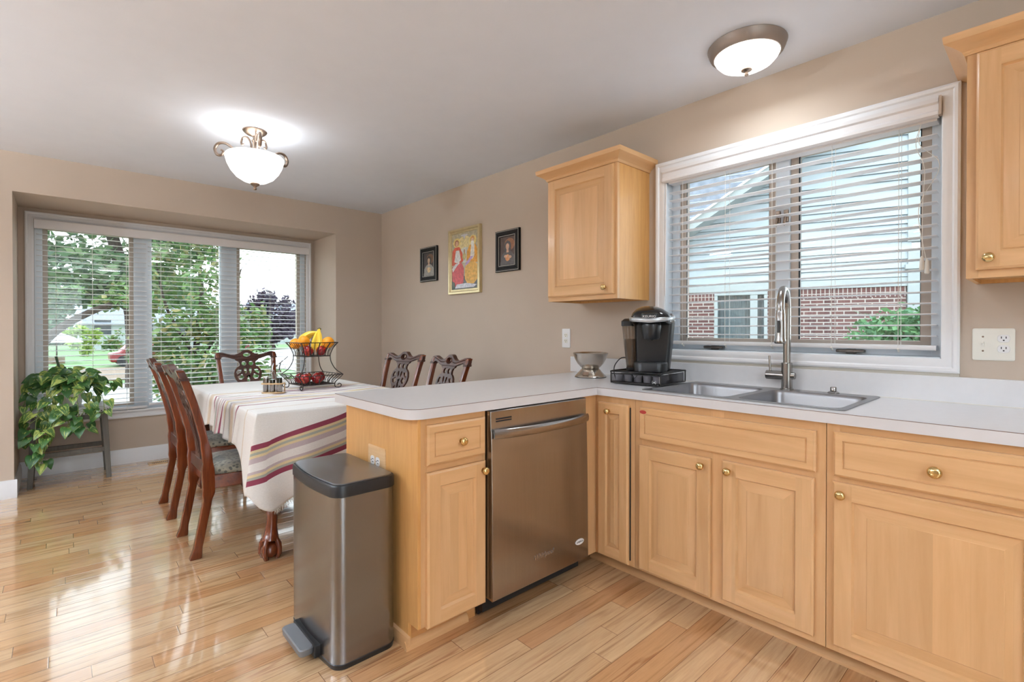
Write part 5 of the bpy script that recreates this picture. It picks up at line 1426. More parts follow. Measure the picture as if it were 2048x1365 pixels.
def make_chair(label, group):
    t = thing('dining_chair', label, 'chair', (0, 0, 0), 0, group)
    # rear legs run up into the back posts
    for s in (-1, 1):
        rings = []
        pts = catmull([(x, 0, z) for x, z in BACK[:9]], 4)
        for p in pts:
            z = p.z
            yc = s * (0.195 + (0.035 * max(0, z - 0.45) / 0.55))
            w, d = 0.017, 0.021
            if z < 0.06: d, w = 0.024 + 0.004 * cos(z * 50), 0.019
            if z > 0.30: d = 0.024
            if 0.33 < z < 0.48: d = 0.030
            if z > 0.60: d = 0.019
            rings.append([(p.x - d, yc - w, z), (p.x + d * 0.7, yc - w, z), (p.x + d, yc - w * 0.7, z), (p.x + d, yc + w * 0.7, z), (p.x + d * 0.7, yc + w, z), (p.x - d, yc + w, z)])
        MB().loft(rings).build('leg', 'cherry', t, 40, bevel=0.004)
    # front cabriole legs
    for s in (-1, 1):
        mb = MB()
        path = catmull([(0.225, s * 0.235, 0.42), (0.240, s * 0.250, 0.34), (0.236, s * 0.246, 0.25), (0.218, s * 0.228, 0.14), (0.224, s * 0.234, 0.075)], 5)
        n = len(path)
        mb.tube(path, [0.036 + 0.006 * sin(PI * min(1, i / 8)) - 0.024 * min(1, max(0, (i - 4) / 11)) for i in range(n)], 10)
        ball_claw(mb, (0.226, s * 0.236, 0.0), 0.030)
        mb.build('leg', 'cherry', t, 60)
    # seat frame
    mb = MB()
    q = [(-0.235, -0.205), (0.25, -0.262), (0.25, 0.262), (-0.235, 0.205)]
    qi = [(-0.215, -0.183), (0.222, -0.236), (0.222, 0.236), (-0.215, 0.183)]
    mb.prism(q, lambda u, v, d: (u, v, d), 0.352, 0.425, holes=[qi])
    mb.build('seat_frame', 'cherry_h', t, 30, bevel=0.006)
    MB().loft([[(-0.258, y, 0.425), (-0.205, y, 0.425), (-0.215, y, 0.455), (-0.238, y, 0.490), (-0.256, y, 0.490)] for y in (-0.19, 0.19)]).build('back_shoe', 'cherry_dark', t, 30, bevel=0.003)
    # cushion
    rings = []
    N = 40
    for e, z in ((0.004, 0.420), (-0.004, 0.430), (-0.006, 0.440), (0.000, 0.452), (0.02, 0.463), (0.07, 0.471), (0.15, 0.474)):
        ring = []
        for u, v in rrect(-0.205, 0.256, -1, 1, 0.02, 4):
            hw = 0.196 + (u + 0.205) / 0.461 * 0.068
            f = max(0, 1 - e / 0.22)
            ring.append((0.025 + (u - 0.025) * f, v * hw * f, z + 0.006 * sin(u * 14) * (1 if z < 0.44 else 0)))
        rings.append(ring)
    MB().loft(rings).build('seat', 'seat_fabric', t, 60)
    # crest rail
    fm = lambda u, v, d: (back_x(v) + d, u, v)
    half = [(0.0, 1.017), (0.022, 1.015), (0.038, 1.006), (0.052, 0.994), (0.070, 0.984), (0.095, 0.976), (0.125, 0.978), (0.160, 0.988), (0.190, 0.998), (0.214, 1.001), (0.232, 0.997), (0.246, 0.985), (0.252, 0.968), (0.250, 0.944), (0.208, 0.942), (0.206, 0.952), (0.194, 0.960), (0.172, 0.959), (0.145, 0.951), (0.118, 0.942), (0.098, 0.936), (0.0, 0.936)]
    MB().prism(mirror(half[:-1]), fm, -0.016, 0.016, holes=[ell(0, 0.974, 0.030, 0.017, 14)]).build('crest_rail', 'cherry_dark', t, 25, bevel=0.004)
    rim = [(back_x(v) + 0.017, u, v) for u, v in ell(0, 0.974, 0.034, 0.021, 20)]
    mb = MB().tube(rim, 0.004, 6, closed=True)
    for s in (-1, 1):
        mb.tube(catmull([(back_x(v) + 0.015, s * u, v) for u, v in ((0.045, 0.965), (0.09, 0.958), (0.14, 0.968), (0.19, 0.982), (0.225, 0.984), (0.236, 0.972))], 4), 0.004, 6)
        mb.tube([(back_x(0.944) + 0.0, s * (0.212 + 0.034 * (i % 2 == 0)), 0.944) for i in range(2)], 0.001, 4)
        for zz in (0.944, 0.952):
            mb.box(back_x(zz) - 0.021, back_x(zz) + 0.021, s * 0.229 - 0.024, s * 0.229 + 0.024, zz - 0.003, zz + 0.003)
    mb.build('carving', 'cherry_dark', t, 60)
    # pierced splat
    sh = [(0.0, 0.937), (0.098, 0.937), (0.088, 0.924), (0.070, 0.915), (0.064, 0.895), (0.068, 0.876), (0.086, 0.866), (0.104, 0.846), (0.114, 0.815), (0.112, 0.785), (0.100, 0.757), (0.082, 0.735), (0.064, 0.708), (0.050, 0.672), (0.042, 0.63), (0.044, 0.58), (0.052, 0.53), (0.066, 0.488)]
    holes = []
    for s in (-1, 1):
        holes += [[(s * u, v) for u, v in ell(0.029, 0.897, 0.019, 0.020, 12)],
                  [(s * u, v) for u, v in [(0.012, 0.852), (0.026, 0.858), (0.032, 0.842), (0.020, 0.805), (0.008, 0.825)]],
                  [(s * u, v) for u, v in [(0.052, 0.845), (0.078, 0.850), (0.094, 0.826), (0.088, 0.802), (0.070, 0.815), (0.056, 0.826)]],
                  [(s * u, v) for u, v in [(0.048, 0.808), (0.066, 0.796), (0.088, 0.786), (0.078, 0.762), (0.056, 0.756), (0.034, 0.776)]],
                  [(s * u, v) for u, v in [(0.030, 0.742), (0.052, 0.728), (0.038, 0.690), (0.028, 0.640), (0.026, 0.560), (0.036, 0.515), (0.018, 0.515), (0.014, 0.600), (0.016, 0.690)]]]
    holes.append([(0.0, 0.790), (0.012, 0.755), (0.007, 0.725), (-0.007, 0.725), (-0.012, 0.755)])
    MB().prism(mirror(sh), fm, -0.008, 0.008, holes=holes).build('splat', 'cherry_dark', t, 25, bevel=0.003)
    return t
ch0 = make_chair('carved wooden dining chair nearest the viewer, on the left side of the table', 'carved dining chairs')
def put(o, x, y, rz, label=None):
    o.location = (x, y, 0)
    o.rotation_euler = (0, 0, math.radians(rz))
    if label: o['label'] = label
put(ch0, -1.80, 3.235, 0)
for x, y, rz, lb in ((-1.80, 3.97, -1, 'carved wooden dining chair on the left side of the table, farther from the viewer'),
                     (-1.375, 4.58, -90, 'carved wooden dining chair at the head of the table, in front of the bay window'),
                     (-0.84, 3.65, 186, 'carved wooden dining chair on the far side of the peninsula, beside the room corner'),
                     (-0.84, 3.05, 177, 'carved wooden dining chair on the far side of the peninsula, directly below the pictures')):
    put(copy_tree(ch0), x, y, rz, lb)

# ------------------------------------------------------------------ table
TX0, TX1, TY0, TY1, TZ = -1.885, -0.845, 2.715, 4.455, 0.768
tbl = thing('dining_table', 'dark wooden dining table with carved claw feet under the striped cloth', 'table', (-1.365, 3.585, 0))
MB().box(TX0 + 0.006, TX1 - 0.006, TY0 + 0.006, TY1 - 0.006, TZ - 0.035, TZ).build('tabletop', 'cherry_h', tbl, 0, bevel=0.008, world=True)
MB().prism([(TX0 + 0.07, TY0 + 0.07), (TX1 - 0.07, TY0 + 0.07), (TX1 - 0.07, TY1 - 0.07), (TX0 + 0.07, TY1 - 0.07)], XY, TZ - 0.13, TZ - 0.035, holes=[[(TX0 + 0.10, TY0 + 0.10), (TX1 - 0.10, TY0 + 0.10), (TX1 - 0.10, TY1 - 0.10), (TX0 + 0.10, TY1 - 0.10)]]).build('apron', 'cherry_h', tbl, 0, world=True)
for sx_, sy_ in ((0, 0), (1, 0), (0, 1), (1, 1)):
    cx, cy = (TX0 + 0.085, TX1 - 0.085)[sx_], (TY0 + 0.085, TY1 - 0.085)[sy_]
    ox, oy = (-1, 1)[sx_], (-1, 1)[sy_]
    mb = MB()
    path = catmull([(cx + ox * a, cy + oy * a, z) for a, z in ((0.0, 0.735), (0.012, 0.62), (0.018, 0.50), (0.004, 0.34), (-0.008, 0.22), (-0.002, 0.13), (0.004, 0.09))], 5)
    n = len(path)
    mb.tube(path, [0.048, 0.049, 0.050, 0.051, 0.052, 0.053, 0.053, 0.052, 0.050, 0.048, 0.046, 0.043, 0.041, 0.039, 0.037, 0.035, 0.033, 0.031, 0.030, 0.029, 0.028, 0.028, 0.028, 0.029, 0.031, 0.034, 0.037, 0.040, 0.042, 0.043, 0.044][:n], 12)
    ball_claw(mb, (cx + ox * 0.004, cy + oy * 0.004, 0.0), 0.047)
    mb.build('leg', 'cherry', tbl, 60, world=True)

def cloth_mat():
    m, nt, b = newmat('striped_cloth')
    uv = nd(nt, 'TexCoord')
    sp = nd(nt, 'SeparateXYZ', None, Vector=uv.outputs['UV'])
    V = sp.outputs[1]
    LO, HI = 2.0, 5.4
    white, mar, yel, grn, mau, dark, rose, tan_ = lin(240, 237, 233), lin(140, 62, 82), lin(226, 208, 164), lin(172, 174, 162), lin(196, 180, 184), lin(70, 56, 62), lin(190, 150, 150), lin(216, 198, 176)
    stops = [(LO, white), (2.283, rose), (2.288, white), (2.297, rose), (2.301, white)]
    def band(c, half, scale=1.0):
        o = [(-half, mar), (-half + 0.024 * scale, grn), (-half + 0.042 * scale, yel), (-half + 0.055 * scale, mau), (-half + 0.072 * scale, white), (-half + 0.080 * scale, mau)]
        mid = [(-0.012, white), (-0.005, dark), (0.003, white), (0.011, mau)]
        e = [(half - 0.080 * scale, mau), (half - 0.066 * scale, yel), (half - 0.052 * scale, grn), (half - 0.040 * scale, yel), (half - 0.024 * scale, mar), (half, white)]
        return [(c + a, k) for a, k in o + mid + e]
    B1 = band(2.447, 0.098)
    stops += B1
    stops += [(2.885, tan_), (2.890, white)]
    top = [(3.055, mar), (3.085, white), (3.13, tan_), (3.20, white), (3.205, mau), (3.23, grn), (3.245, white), (3.285, mau), (3.30, yel), (3.33, white), (3.36, mar), (3.372, white), (3.40, mau), (3.43, white), (3.455, rose), (3.47, white), (3.51, mau), (3.53, grn), (3.545, white), (3.585, mar), (3.612, white), (3.65, tan_), (3.73, white), (3.785, mau), (3.80, white)]
    stops += top
    stops += [(3.985, tan_), (3.990, white), (4.43, mar), (4.45, white)]
    f = nd(nt, 'MapRange', None, _0=V, _1=LO, _2=HI).outputs[0]
    # a colour ramp holds 32 stops, so chain several
    col = None
    for i in range(0, len(stops), 26):
        seg = stops[i:i + 26]
        r = ramp(nt, f, [((p - LO) / (HI - LO), c) for p, c in seg], 'CONSTANT')
        if col is None: col = r
        else: col = mixc(nt, mth(nt, 'GREATER_THAN', V, seg[0][0]), col, r)
    # the dark centre thread and the tan threads are broken stitches
    u = sp.outputs[0]
    wv = nd(nt, 'TexWave', {'wave_type': 'BANDS'}, Vector=uv.outputs['UV'], Scale=14.0, Distortion=1.0)
    def inb(a, b_): return mth(nt, 'MULTIPLY', mth(nt, 'GREATER_THAN', V, a), mth(nt, 'LESS_THAN', V, b_))
    st = mth(nt, 'ADD', inb(2.4415, 2.4505), mth(nt, 'ADD', inb(2.884, 2.891), inb(3.984, 3.991)))
    col = mixc(nt, mth(nt, 'MULTIPLY', st, mth(nt, 'GREATER_THAN', wv.outputs[0], 0.5)), col, white)
    nz = nd(nt, 'TexNoise', None, Vector=uv.outputs['UV'], Scale=180.0, Detail=2.0)
    col = mixc(nt, 0.5, col, ramp(nt, nz.outputs[0], [(0.3, (0.86, 0.85, 0.84)), (0.7, (1.02, 1.02, 1.02))]), 'MULTIPLY')
    nt.links.new(col, b.inputs['Base Color'])
    b.inputs['Roughness'].default_value = 0.85
    b.inputs['Sheen Weight'].default_value = 0.25
    b.inputs['Specular IOR Level'].default_value = 0.2
    bp = nd(nt, 'Bump', None, Strength=0.15, Distance=0.001, Height=nz.outputs[0])
    nt.links.new(bp.outputs[0], b.inputs['Normal'])
    MATS['striped_cloth'] = m
cloth_mat()

CZ = TZ + 0.006
def smooth(a, b, x):
    t = min(1, max(0, (x - a) / (b - a)))
    return t * t * (3 - 2 * t)
def make_cloth():
    """one surface of (s, t) cloth coordinates: top, left, right, far drops and the long near drop"""
    mb = MB()
    # top: gently wrinkled
    nx, ny = 46, 76
    P, U = [], []
    for j in range(ny + 1):
        y = TY0 + (TY1 - TY0) * j / ny
        row, ru = [], []
        for i in range(nx + 1):
            x = TX0 + (TX1 - TX0) * i / nx
            edge = min(x - TX0, TX1 - x, y - TY0, TY1 - y)
            rip = 0.0022 * sin(y * 70 + 2.2 * sin(x * 6)) * smooth(3.0, 3.2, y) * (1 - smooth(3.75, 3.95, y))
            z = CZ + 0.002 + (rip + 0.0012 * sin(x * 23 + y * 17)) * smooth(0.0, 0.1, edge)
            row.append((x, y, z)); ru.append((x, y + 0.006 * sin(x * 9)))
        P.append(row); U.append(ru)
    mb.grid(P, 0, U)
    # left drop (y from near to far): pleated where the stripe band gathers, longer at the near corner
    nz_ = 16
    def side(sgn, X0):
        P, U = [], []
        nn = 150
        for k in range(nz_ + 1):
            row, ru = [], []
            f = k / nz_
            for j in range(nn + 1):
                y = TY0 + (TY1 - TY0) * j / nn
                base = 0.575 + 0.012 * sin(y * 8)
                if sgn < 0:
                    base = 0.565 + 0.025 * smooth(3.2, 4.2, y) - 0.20 * (1 - smooth(2.72, 2.98, y)) + 0.014 * sin(y * 21)
                drop = (CZ - base) * f
                ple = smooth(2.95, 3.1, y) * (1 - smooth(3.8, 3.95, y))
                w = (0.006 + 0.004 * ple) * f * (sin(y * 62 + 1.3 * sin(y * 9)) * ple + 0.9 * sin(y * 15 + 0.6))
                out = 0.010 * sin(min(1, f * 5) * PI / 2) + 0.018 * f + w
                if sgn < 0: out += 0.035 * f * (1 - smooth(2.72, 2.95, y))
                x = X0 + sgn * out
                row.append((x, y, CZ + 0.002 - drop)); ru.append((X0 + sgn * drop, y + 0.006 * sin(X0 * 9)))
            P.append(row); U.append(ru)
        mb.grid(P, 0, U)
        return [(r[0], u[0]) for r, u in zip(P, U)]
    ledge = side(-1, TX0); side(1, TX1)
    # far drop
    P, U = [], []
    for k in range(9):
        f = k / 8
        row, ru = [], []
        for i in range(61):
            x = TX0 - 0.028 * f + (TX1 - TX0 + 0.056 * f) * i / 60
            row.append((x, TY1 + 0.01 * min(1, f * 5) + 0.02 * f + 0.008 * f * sin(x * 24), CZ + 0.002 - 0.22 * f))
            ru.append((x, TY1 + 0.22 * f))
        P.append(row); U.append(ru)
    mb.grid(P, 0, U)
    # near drop: hangs askew, the left corner lowest
    P, U = [], []
    nn, nk = 110, 32
    for k in range(nk + 1):
        f = k / nk
        row, ru = [], []
        for i in range(nn + 1):
            g = i / nn
            xt = TX0 + (TX1 - TX0) * g
            hem = 0.262 + 0.40 * (xt + 1.86) if xt > -1.86 else 0.262
            hem = min(hem, 0.47) + 0.004 * sin(xt * 40)
            hem += 0.22 * (1 - smooth(-1.886, -1.835, xt)) * 0.75
            z = CZ + 0.002 - (CZ - hem) * f
            x = xt - (0.052 * smooth(0.0, 0.55, f) * (1 - 0.25 * smooth(0.7, 1, f)) * (1 - smooth(-1.885, -1.45, xt))) + 0.045 * max(0, f - 0.62) * (1 - smooth(-1.885, -1.6, xt))
            fold = 0.016 * f * sin(xt * 17 + 0.8) + 0.010 * f * sin(xt * 31 - f * 2.0) + 0.012 * sin(PI * f) * sin(xt * 9)
            y = TY0 - 0.012 * min(1, f * 6) - 0.030 * f + fold - 0.03 * f * (1 - smooth(-1.885, -1.7, xt))
            s = z - 0.285 * (xt + 1.90)
            vv = 2.445 + (s - 0.497) + 0.008 * sin(xt * 12)
            if s > 0.66: vv = 2.60 + (s - 0.652)
            vv = min(vv, TY0)
            wg = 1 - smooth(0.0, 0.075, g)
            if wg > 0:
                q = f * nz_
                e0 = ledge[int(q)][0]; e1 = ledge[min(nz_, int(q) + 1)][0]
                lp = [e0[c] + (e1[c] - e0[c]) * (q - int(q)) for c in range(3)]
                x, y, z = x + (lp[0] - x) * wg, y + (lp[1] - y) * wg, z + (lp[2] - z) * wg
                vv = min(2.445 + (z - 0.285 * (xt + 1.90) - 0.497), TY0)
                if z - 0.285 * (xt + 1.90) > 0.66: vv = min(TY0, 2.60 + (z - 0.285 * (xt + 1.90) - 0.652))
            row.append((x, y, z)); ru.append((xt, vv))
        P.append(row); U.append(ru)
    mb.grid(P, 0, U)
    return mb, P[-1]
cmb, hem_pts = make_cloth()
cl = tag(cmb.build('tablecloth', 'striped_cloth', None, 80, recalc=False, thick=0.0015), 'cream tablecloth with maroon, grey and yellow stripes draped over the dining table', 'tablecloth')
rng = random.Random(4)
mb = MB()
for p, q in zip(hem_pts[9:], hem_pts[10:]):
    for k in range(5):
        t = (k + rng.random()) / 5
        a = Vector(p).lerp(Vector(q), t)
        L2 = 0.020 + 0.014 * rng.random()
        dxx, dyy = rng.uniform(-0.010, 0.010), rng.uniform(-0.006, 0.006)
        mb.add([(a.x - 0.0011, a.y, a.z + 0.002), (a.x + 0.0011, a.y, a.z + 0.002), (a.x + dxx * 0.6 + 0.0009, a.y + dyy, a.z - L2 * 0.6), (a.x + dxx, a.y + dyy, a.z - L2), (a.x + dxx * 0.6 - 0.0009, a.y + dyy - 0.001, a.z - L2 * 0.6)], [(0, 1, 2, 3, 4)])
mb.build('fringe', 'fringe', cl, 0, recalc=False)

# ------------------------------------------------------------------ fruit stand
FX, FY, FZ = -1.262, 3.665, CZ + 0.004
fs = thing('fruit_stand', 'two tier black wire fruit stand on the tablecloth', 'fruit stand', (FX, FY, FZ), math.radians(4))
def sq(h, z): return [(-h, -h, z), (h, -h, z), (h, h, z), (-h, h, z)]
def tier(z0, z1, h0, h1, name, base_grid):
    mb = MB()
    mb.tube(sq(h1, z1), 0.003, 6, closed=True).tube(sq(h0, z0), 0.003, 6, closed=True)
    nb = 7
    for side in range(4):
        a = side * PI / 2
        R = lambda x, y, z: (x * cos(a) - y * sin(a), x * sin(a) + y * cos(a), z)
        for i in range(nb):
            u = -1 + 2 * (i + 0.5) / nb
            wide = i in (1, 3, 5)
            pts = catmull([R(u * h0, h0, z0), R(u * (h0 * 0.9 + h1 * 0.1), h0 + (h1 - h0) * 0.12, z0 + (z1 - z0) * 0.4), R(u * h1, h1, z1)], 5)
            mb.tube(pts, 1.0, 6, flatten=(0.0018, 0.0045 if wide else 0.0018), up=R(0, 1, 0.2))
    for i in range(base_grid):
        v = -h0 + 2 * h0 * (i + 0.5) / base_grid
        mb.tube([(-h0, v, z0), (h0, v, z0)], 0.0016, 5).tube([(v, -h0, z0), (v, h0, z0)], 0.0016, 5)
    mb.build(name, 'iron', fs, 50)
tier(0.030, 0.098, 0.118, 0.160, 'lower_basket', 9)
tier(0.232, 0.330, 0.094, 0.134, 'upper_basket', 7)
for sx_ in (-1, 1):
    for sy_ in (-1, 1):
        D = lambda r, z: (sx_ * r, sy_ * r, z)
        pts = catmull([D(0.134, 0.330), D(0.112, 0.296), D(0.097, 0.255), D(0.094, 0.225), D(0.100, 0.185), D(0.122, 0.135), D(0.160, 0.098)], 5)
        pts = pts[:-1] + catmull([D(0.160, 0.098), D(0.142, 0.072), D(0.122, 0.045), D(0.117, 0.026), D(0.120, 0.008), D(0.133, 0.003), D(0.147, 0.010), D(0.150, 0.024), D(0.140, 0.031), D(0.132, 0.023)], 5)
        MB().tube(pts, 0.0034, 8).build('post', 'iron', fs, 60)
def W(x, y, z): a = math.radians(4); return (FX + x * cos(a) - y * sin(a), FY + x * sin(a) + y * cos(a), FZ + z)
def fruit_round(name, label, cat, m, r, loc, sc, group, rot=(0, 0, 0)):
    o = thing(name, label, cat, loc, 0, group)
    o.rotation_euler = rot
    if cat == 'orange':
        MB().ball((0, 0, 0), r, 24, 16, 0, sc).build('fruit', m, o, 80)
        MB().lathe([(0.004, 0), (0.003, 0.002), (0, 0.0025)], (0, 0, r * sc[2] * 0.985), 8, cap1=False).build('stem_button', 'stem_green', o, 50)
    else:
        prof = [(0.10, 0.86), (0.30, 0.97), (0.58, 0.95), (0.86, 0.66), (1.0, 0.22), (0.97, -0.2), (0.80, -0.62), (0.52, -0.90), (0.30, -0.95), (0.12, -0.86)]
        prof = [(0.0, 0.70)] + prof + [(0.0, -0.80)]
        MB().lathe([(a * r, b_ * r * 0.92) for a, b_ in prof], (0, 0, 0), 24, cap0=False, cap1=False).build('fruit', m, o, 80)
        MB().tube([(0, 0, r * 0.64), (0.002, 0, r * 0.9), (0.006, 0, r * 1.12)], 0.0016, 6).build('stem', 'bark', o, 50)
    return o
UB = 0.232
for (x, y, z, r, lb) in [(-0.060, -0.002, 0.338, 0.042, 'orange resting highest at the front left of the upper basket'), (0.086, -0.080, 0.330, 0.042, 'orange at the right end of the upper basket, in front'),
                         (-0.086, 0.078, 0.320, 0.040, 'orange low at the far left of the upper basket, partly behind another'), (0.088, 0.050, 0.318, 0.040, 'orange at the back right of the upper basket, behind the bananas')]:
    fruit_round('orange', lb, 'orange', 'orange_peel', r, W(x, y, z), (1, 1, 0.97), 'oranges in the upper basket')
for (x, y, z, r, rot, lb) in [(-0.052, -0.050, 0.270, 0.037, (0.5, 0.4, 0.3), 'red apple in the upper basket under the front orange'), (0.040, -0.066, 0.270, 0.035, (0.3, -0.5, 1.4), 'dark red apple in the upper basket near its right side'),]:
    fruit_round('apple', lb, 'apple', 'apple_skin', r, W(x, y, z), (1, 1, 1), 'apples in the fruit stand', rot)
for (x, y, z, r, rot, lb) in [(-0.068, 0.045, 0.069, 0.037, (0.4, 0.5, 0.2), 'red apple at the left of the lower basket, toward the window'), (-0.066, -0.040, 0.070, 0.036, (-0.3, 0.6, 2.0), 'red apple at the left of the lower basket, in front'),
                              (0.012, -0.058, 0.071, 0.039, (0.6, -0.2, 0.9), 'large red apple at the front centre of the lower basket'), (0.070, 0.020, 0.071, 0.038, (0.2, 0.5, 3.0), 'red and green apple at the right of the lower basket'), (0.0, 0.074, 0.070, 0.034, (0.2, 0.3, 4.0), 'red apple at the back of the lower basket')]:
    fruit_round('apple', lb, 'apple', 'apple_skin', r, W(x, y, z), (1, 1, 1), 'apples in the fruit stand', rot)
bn = thing('banana_bunch', 'bunch of yellow bananas standing in the upper basket among the oranges', 'bananas', W(0.040, -0.012, UB))
top = Vector((0.012, 0.004, 0.190))
for k, (ax, lean, low) in enumerate([(2.35, 0.145, 0.100), (2.75, 0.120, 0.090), (2.1, 0.12, 0.06), (-2.75, 0.058, 0.030), (-2.25, 0.040, 0.020), (-1.75, 0.046, 0.028), (1.5, 0.06, 0.03)]):
    D = Vector((cos(ax), sin(ax), 0))
    H0 = top.z - low
    pts = catmull([top + D * 0.006 + Vector((0, 0, 0.006)), top + D * 0.016 + Vector((0, 0, -0.016)), top + D * (lean * 0.55) + Vector((0, 0, -H0 * 0.28)), top + D * (lean * 0.92) + Vector((0, 0, -H0 * 0.60)), top + D * lean + Vector((0, 0, -H0 * 0.88)), top + D * (lean * 0.93) + Vector((0, 0, -H0))], 4)
    MB().tube(pts, [0.0052, 0.0054, 0.0056, 0.006, 0.0068, 0.009, 0.0115, 0.0132, 0.0142, 0.0148, 0.0152, 0.0154, 0.0154, 0.0152, 0.0148, 0.014, 0.0128, 0.0108, 0.0082, 0.0056, 0.0042], 6).build('banana', 'banana_skin', bn, 45)
MB().ball(tuple(top + Vector((0, 0, 0.006))), 0.011, 10, 8, 0, (1.3, 1, 0.8)).build('crown', 'banana_tip', bn, 50)

# ------------------------------------------------------------------ cruet caddy
cx0, cy0, cz0 = -1.565, 3.535, CZ + 0.004
cd = thing('condiment_caddy', 'small bamboo caddy holding shakers and cruets on the tablecloth', 'caddy', (cx0, cy0, cz0), math.radians(-38))
MB().prism(rrect(-0.070, 0.070, -0.042, 0.042, 0.03, 6), XY, 0.0, 0.008).build('base', 'bamboo', cd, 30, bevel=0.002)
spots = [(-0.044, -0.020), (-0.020, -0.022), (0.014, -0.016), (0.042, -0.010), (0.020, 0.020)]
MB().prism(rrect(-0.072, 0.072, -0.044, 0.044, 0.03, 6), XY, 0.060, 0.068, holes=[ell(x, y, r, r, 20) for x, y, r in ((-0.044, -0.012, 0.0195), (-0.001, -0.012, 0.0205), (0.043, -0.012, 0.0205))]).build('ring', 'bamboo', cd, 30, bevel=0.002)
for x in (-0.062, 0.062):
    MB().cyl((x, 0.030, 0.008), (x, 0.030, 0.060), 0.004, n=10).build('post', 'bamboo', cd, 40)
a38 = math.radians(-38)
def CW(x, y, z): return (cx0 + x * cos(a38) - y * sin(a38), cy0 + x * sin(a38) + y * cos(a38), cz0 + z)
sh = thing('pepper_shaker', 'plain brushed steel shaker at the left of the bamboo caddy', 'shaker', CW(-0.044, -0.012, 0.0085), 0, 'steel shakers in the caddy')
MB().lathe([(0.0165, 0.0), (0.0175, 0.002), (0.0175, 0.088)], (0, 0, 0), 24, cap1=True).build('body', 'nickel', sh, 40)
MB().lathe([(0.0178, 0.088), (0.0178, 0.100), (0.016, 0.104), (0.0, 0.1045)], (0, 0, 0), 24, cap1=False).build('lid', 'chrome', sh, 40)
def cruet(label, x, y, fill):
    c = thing('cruet', label, 'cruet', CW(x, y, 0.0085), 0, 'glass cruets in the caddy')
    MB().lathe([(0.018, 0.0), (0.0190, 0.002), (0.0190, 0.050)], (0, 0, 0), 24).build('steel_base', 'nickel', c, 40)
    MB().lathe([(0.0185, 0.0502), (0.0185, 0.112), (0.013, 0.124), (0.010, 0.134)], (0, 0, 0), 24).build('bottle', 'clear_glass', c, 40)
    MB().lathe([(0.0172, 0.051), (0.0172, fill)], (0, 0, 0), 24).build('oil', 'oil_dark', c, 40)
    MB().lathe([(0.0125, 0.132), (0.0125, 0.142), (0.005, 0.148)], (0, 0, 0), 20).build('cap', 'chrome', c, 40)
    MB().tube([(0, 0, 0.146), (0.003, 0.001, 0.172), (0.010, 0.004, 0.190)], [0.0042, 0.0036, 0.0028], 10).build('spout', 'black_plastic' if fill > 0.09 else 'chrome', c, 50)
cruet('glass cruet of dark oil with a steel base, in the middle of the bamboo caddy', -0.001, -0.012, 0.082)
cruet('glass cruet with a thin dark spout at the right of the bamboo caddy', 0.043, -0.012, 0.095)

# ------------------------------------------------------------------ stool and trailing plant
sx0, sy0 = -2.562, 5.355
st = thing('counter_stool', 'grey wooden backless stool with a pale padded seat in the bay', 'stool', (sx0, sy0, 0))
for sx_ in (-1, 1):
    for sy_ in (-1, 1):
        MB().loft([[(sx_ * (0.232 if z == 0 else 0.205) + a, sy_ * (0.150 if z == 0 else 0.125) + b, z) for a, b in ((-w, -w), (w, -w), (w, w), (-w, w))] for z, w in ((0.0, 0.016), (0.52, 0.021))]).build('leg', 'stool_grey', st, 0, bevel=0.002)
for y in (-0.136, 0.136):
    MB().box(-0.21, 0.21, y - 0.010, y + 0.010, 0.215, 0.25).build('stretcher', 'stool_grey', st, 0, bevel=0.002)
for x in (-0.218, 0.218):
    MB().box(x - 0.010, x + 0.010, -0.13, 0.13, 0.285, 0.32).build('stretcher', 'stool_grey', st, 0, bevel=0.002)
MB().box(-0.222, 0.222, -0.142, 0.142, 0.485, 0.545).build('seat_frame', 'stool_grey', st, 0, bevel=0.004)
P = []
for j in range(15):
    v = -1 + 2 * j / 14
    row = []
    for i in range(31):
        u = -1 + 2 * i / 30
        e = (1 - abs(u) ** 8) * (1 - abs(v) ** 8)
        row.append((u * 0.236, v * 0.155, 0.548 + 0.032 * max(0, e) ** 0.5 + 0.030 * u * u))
    P.append(row)
pm = MB().grid(P)
pm.loft([[(u * 0.236, v * 0.155, z + 0.030 * u * u) for u, v in [(-1 + i / 10, -1) for i in range(20)] + [(1, -1 + i / 5) for i in range(10)] + [(1 - i / 10, 1) for i in range(20)] + [(-1, 1 - i / 5) for i in range(10)]] for z in (0.520, 0.548)], cap0=True, cap1=False)
flat('seat_linen', lin(204, 204, 206), 0.8, noise=0.05, nscale=30)
cu = pm.build('cushion', 'seat_linen', st, 50)
mb = MB()
for i in range(24):
    u = -0.96 + 1.92 * i / 23
    for y in (-0.157, 0.157):
        mb.ball((u * 0.236, y, 0.528 + 0.030 * u * u), 0.005, 8, 5)
for i in range(12):
    v = -0.9 + 1.8 * i / 11
    for x in (-0.238, 0.238):
        mb.ball((x, v * 0.155, 0.558), 0.005, 8, 5)
mb.build('nailheads', 'nailhead', cu, 60)

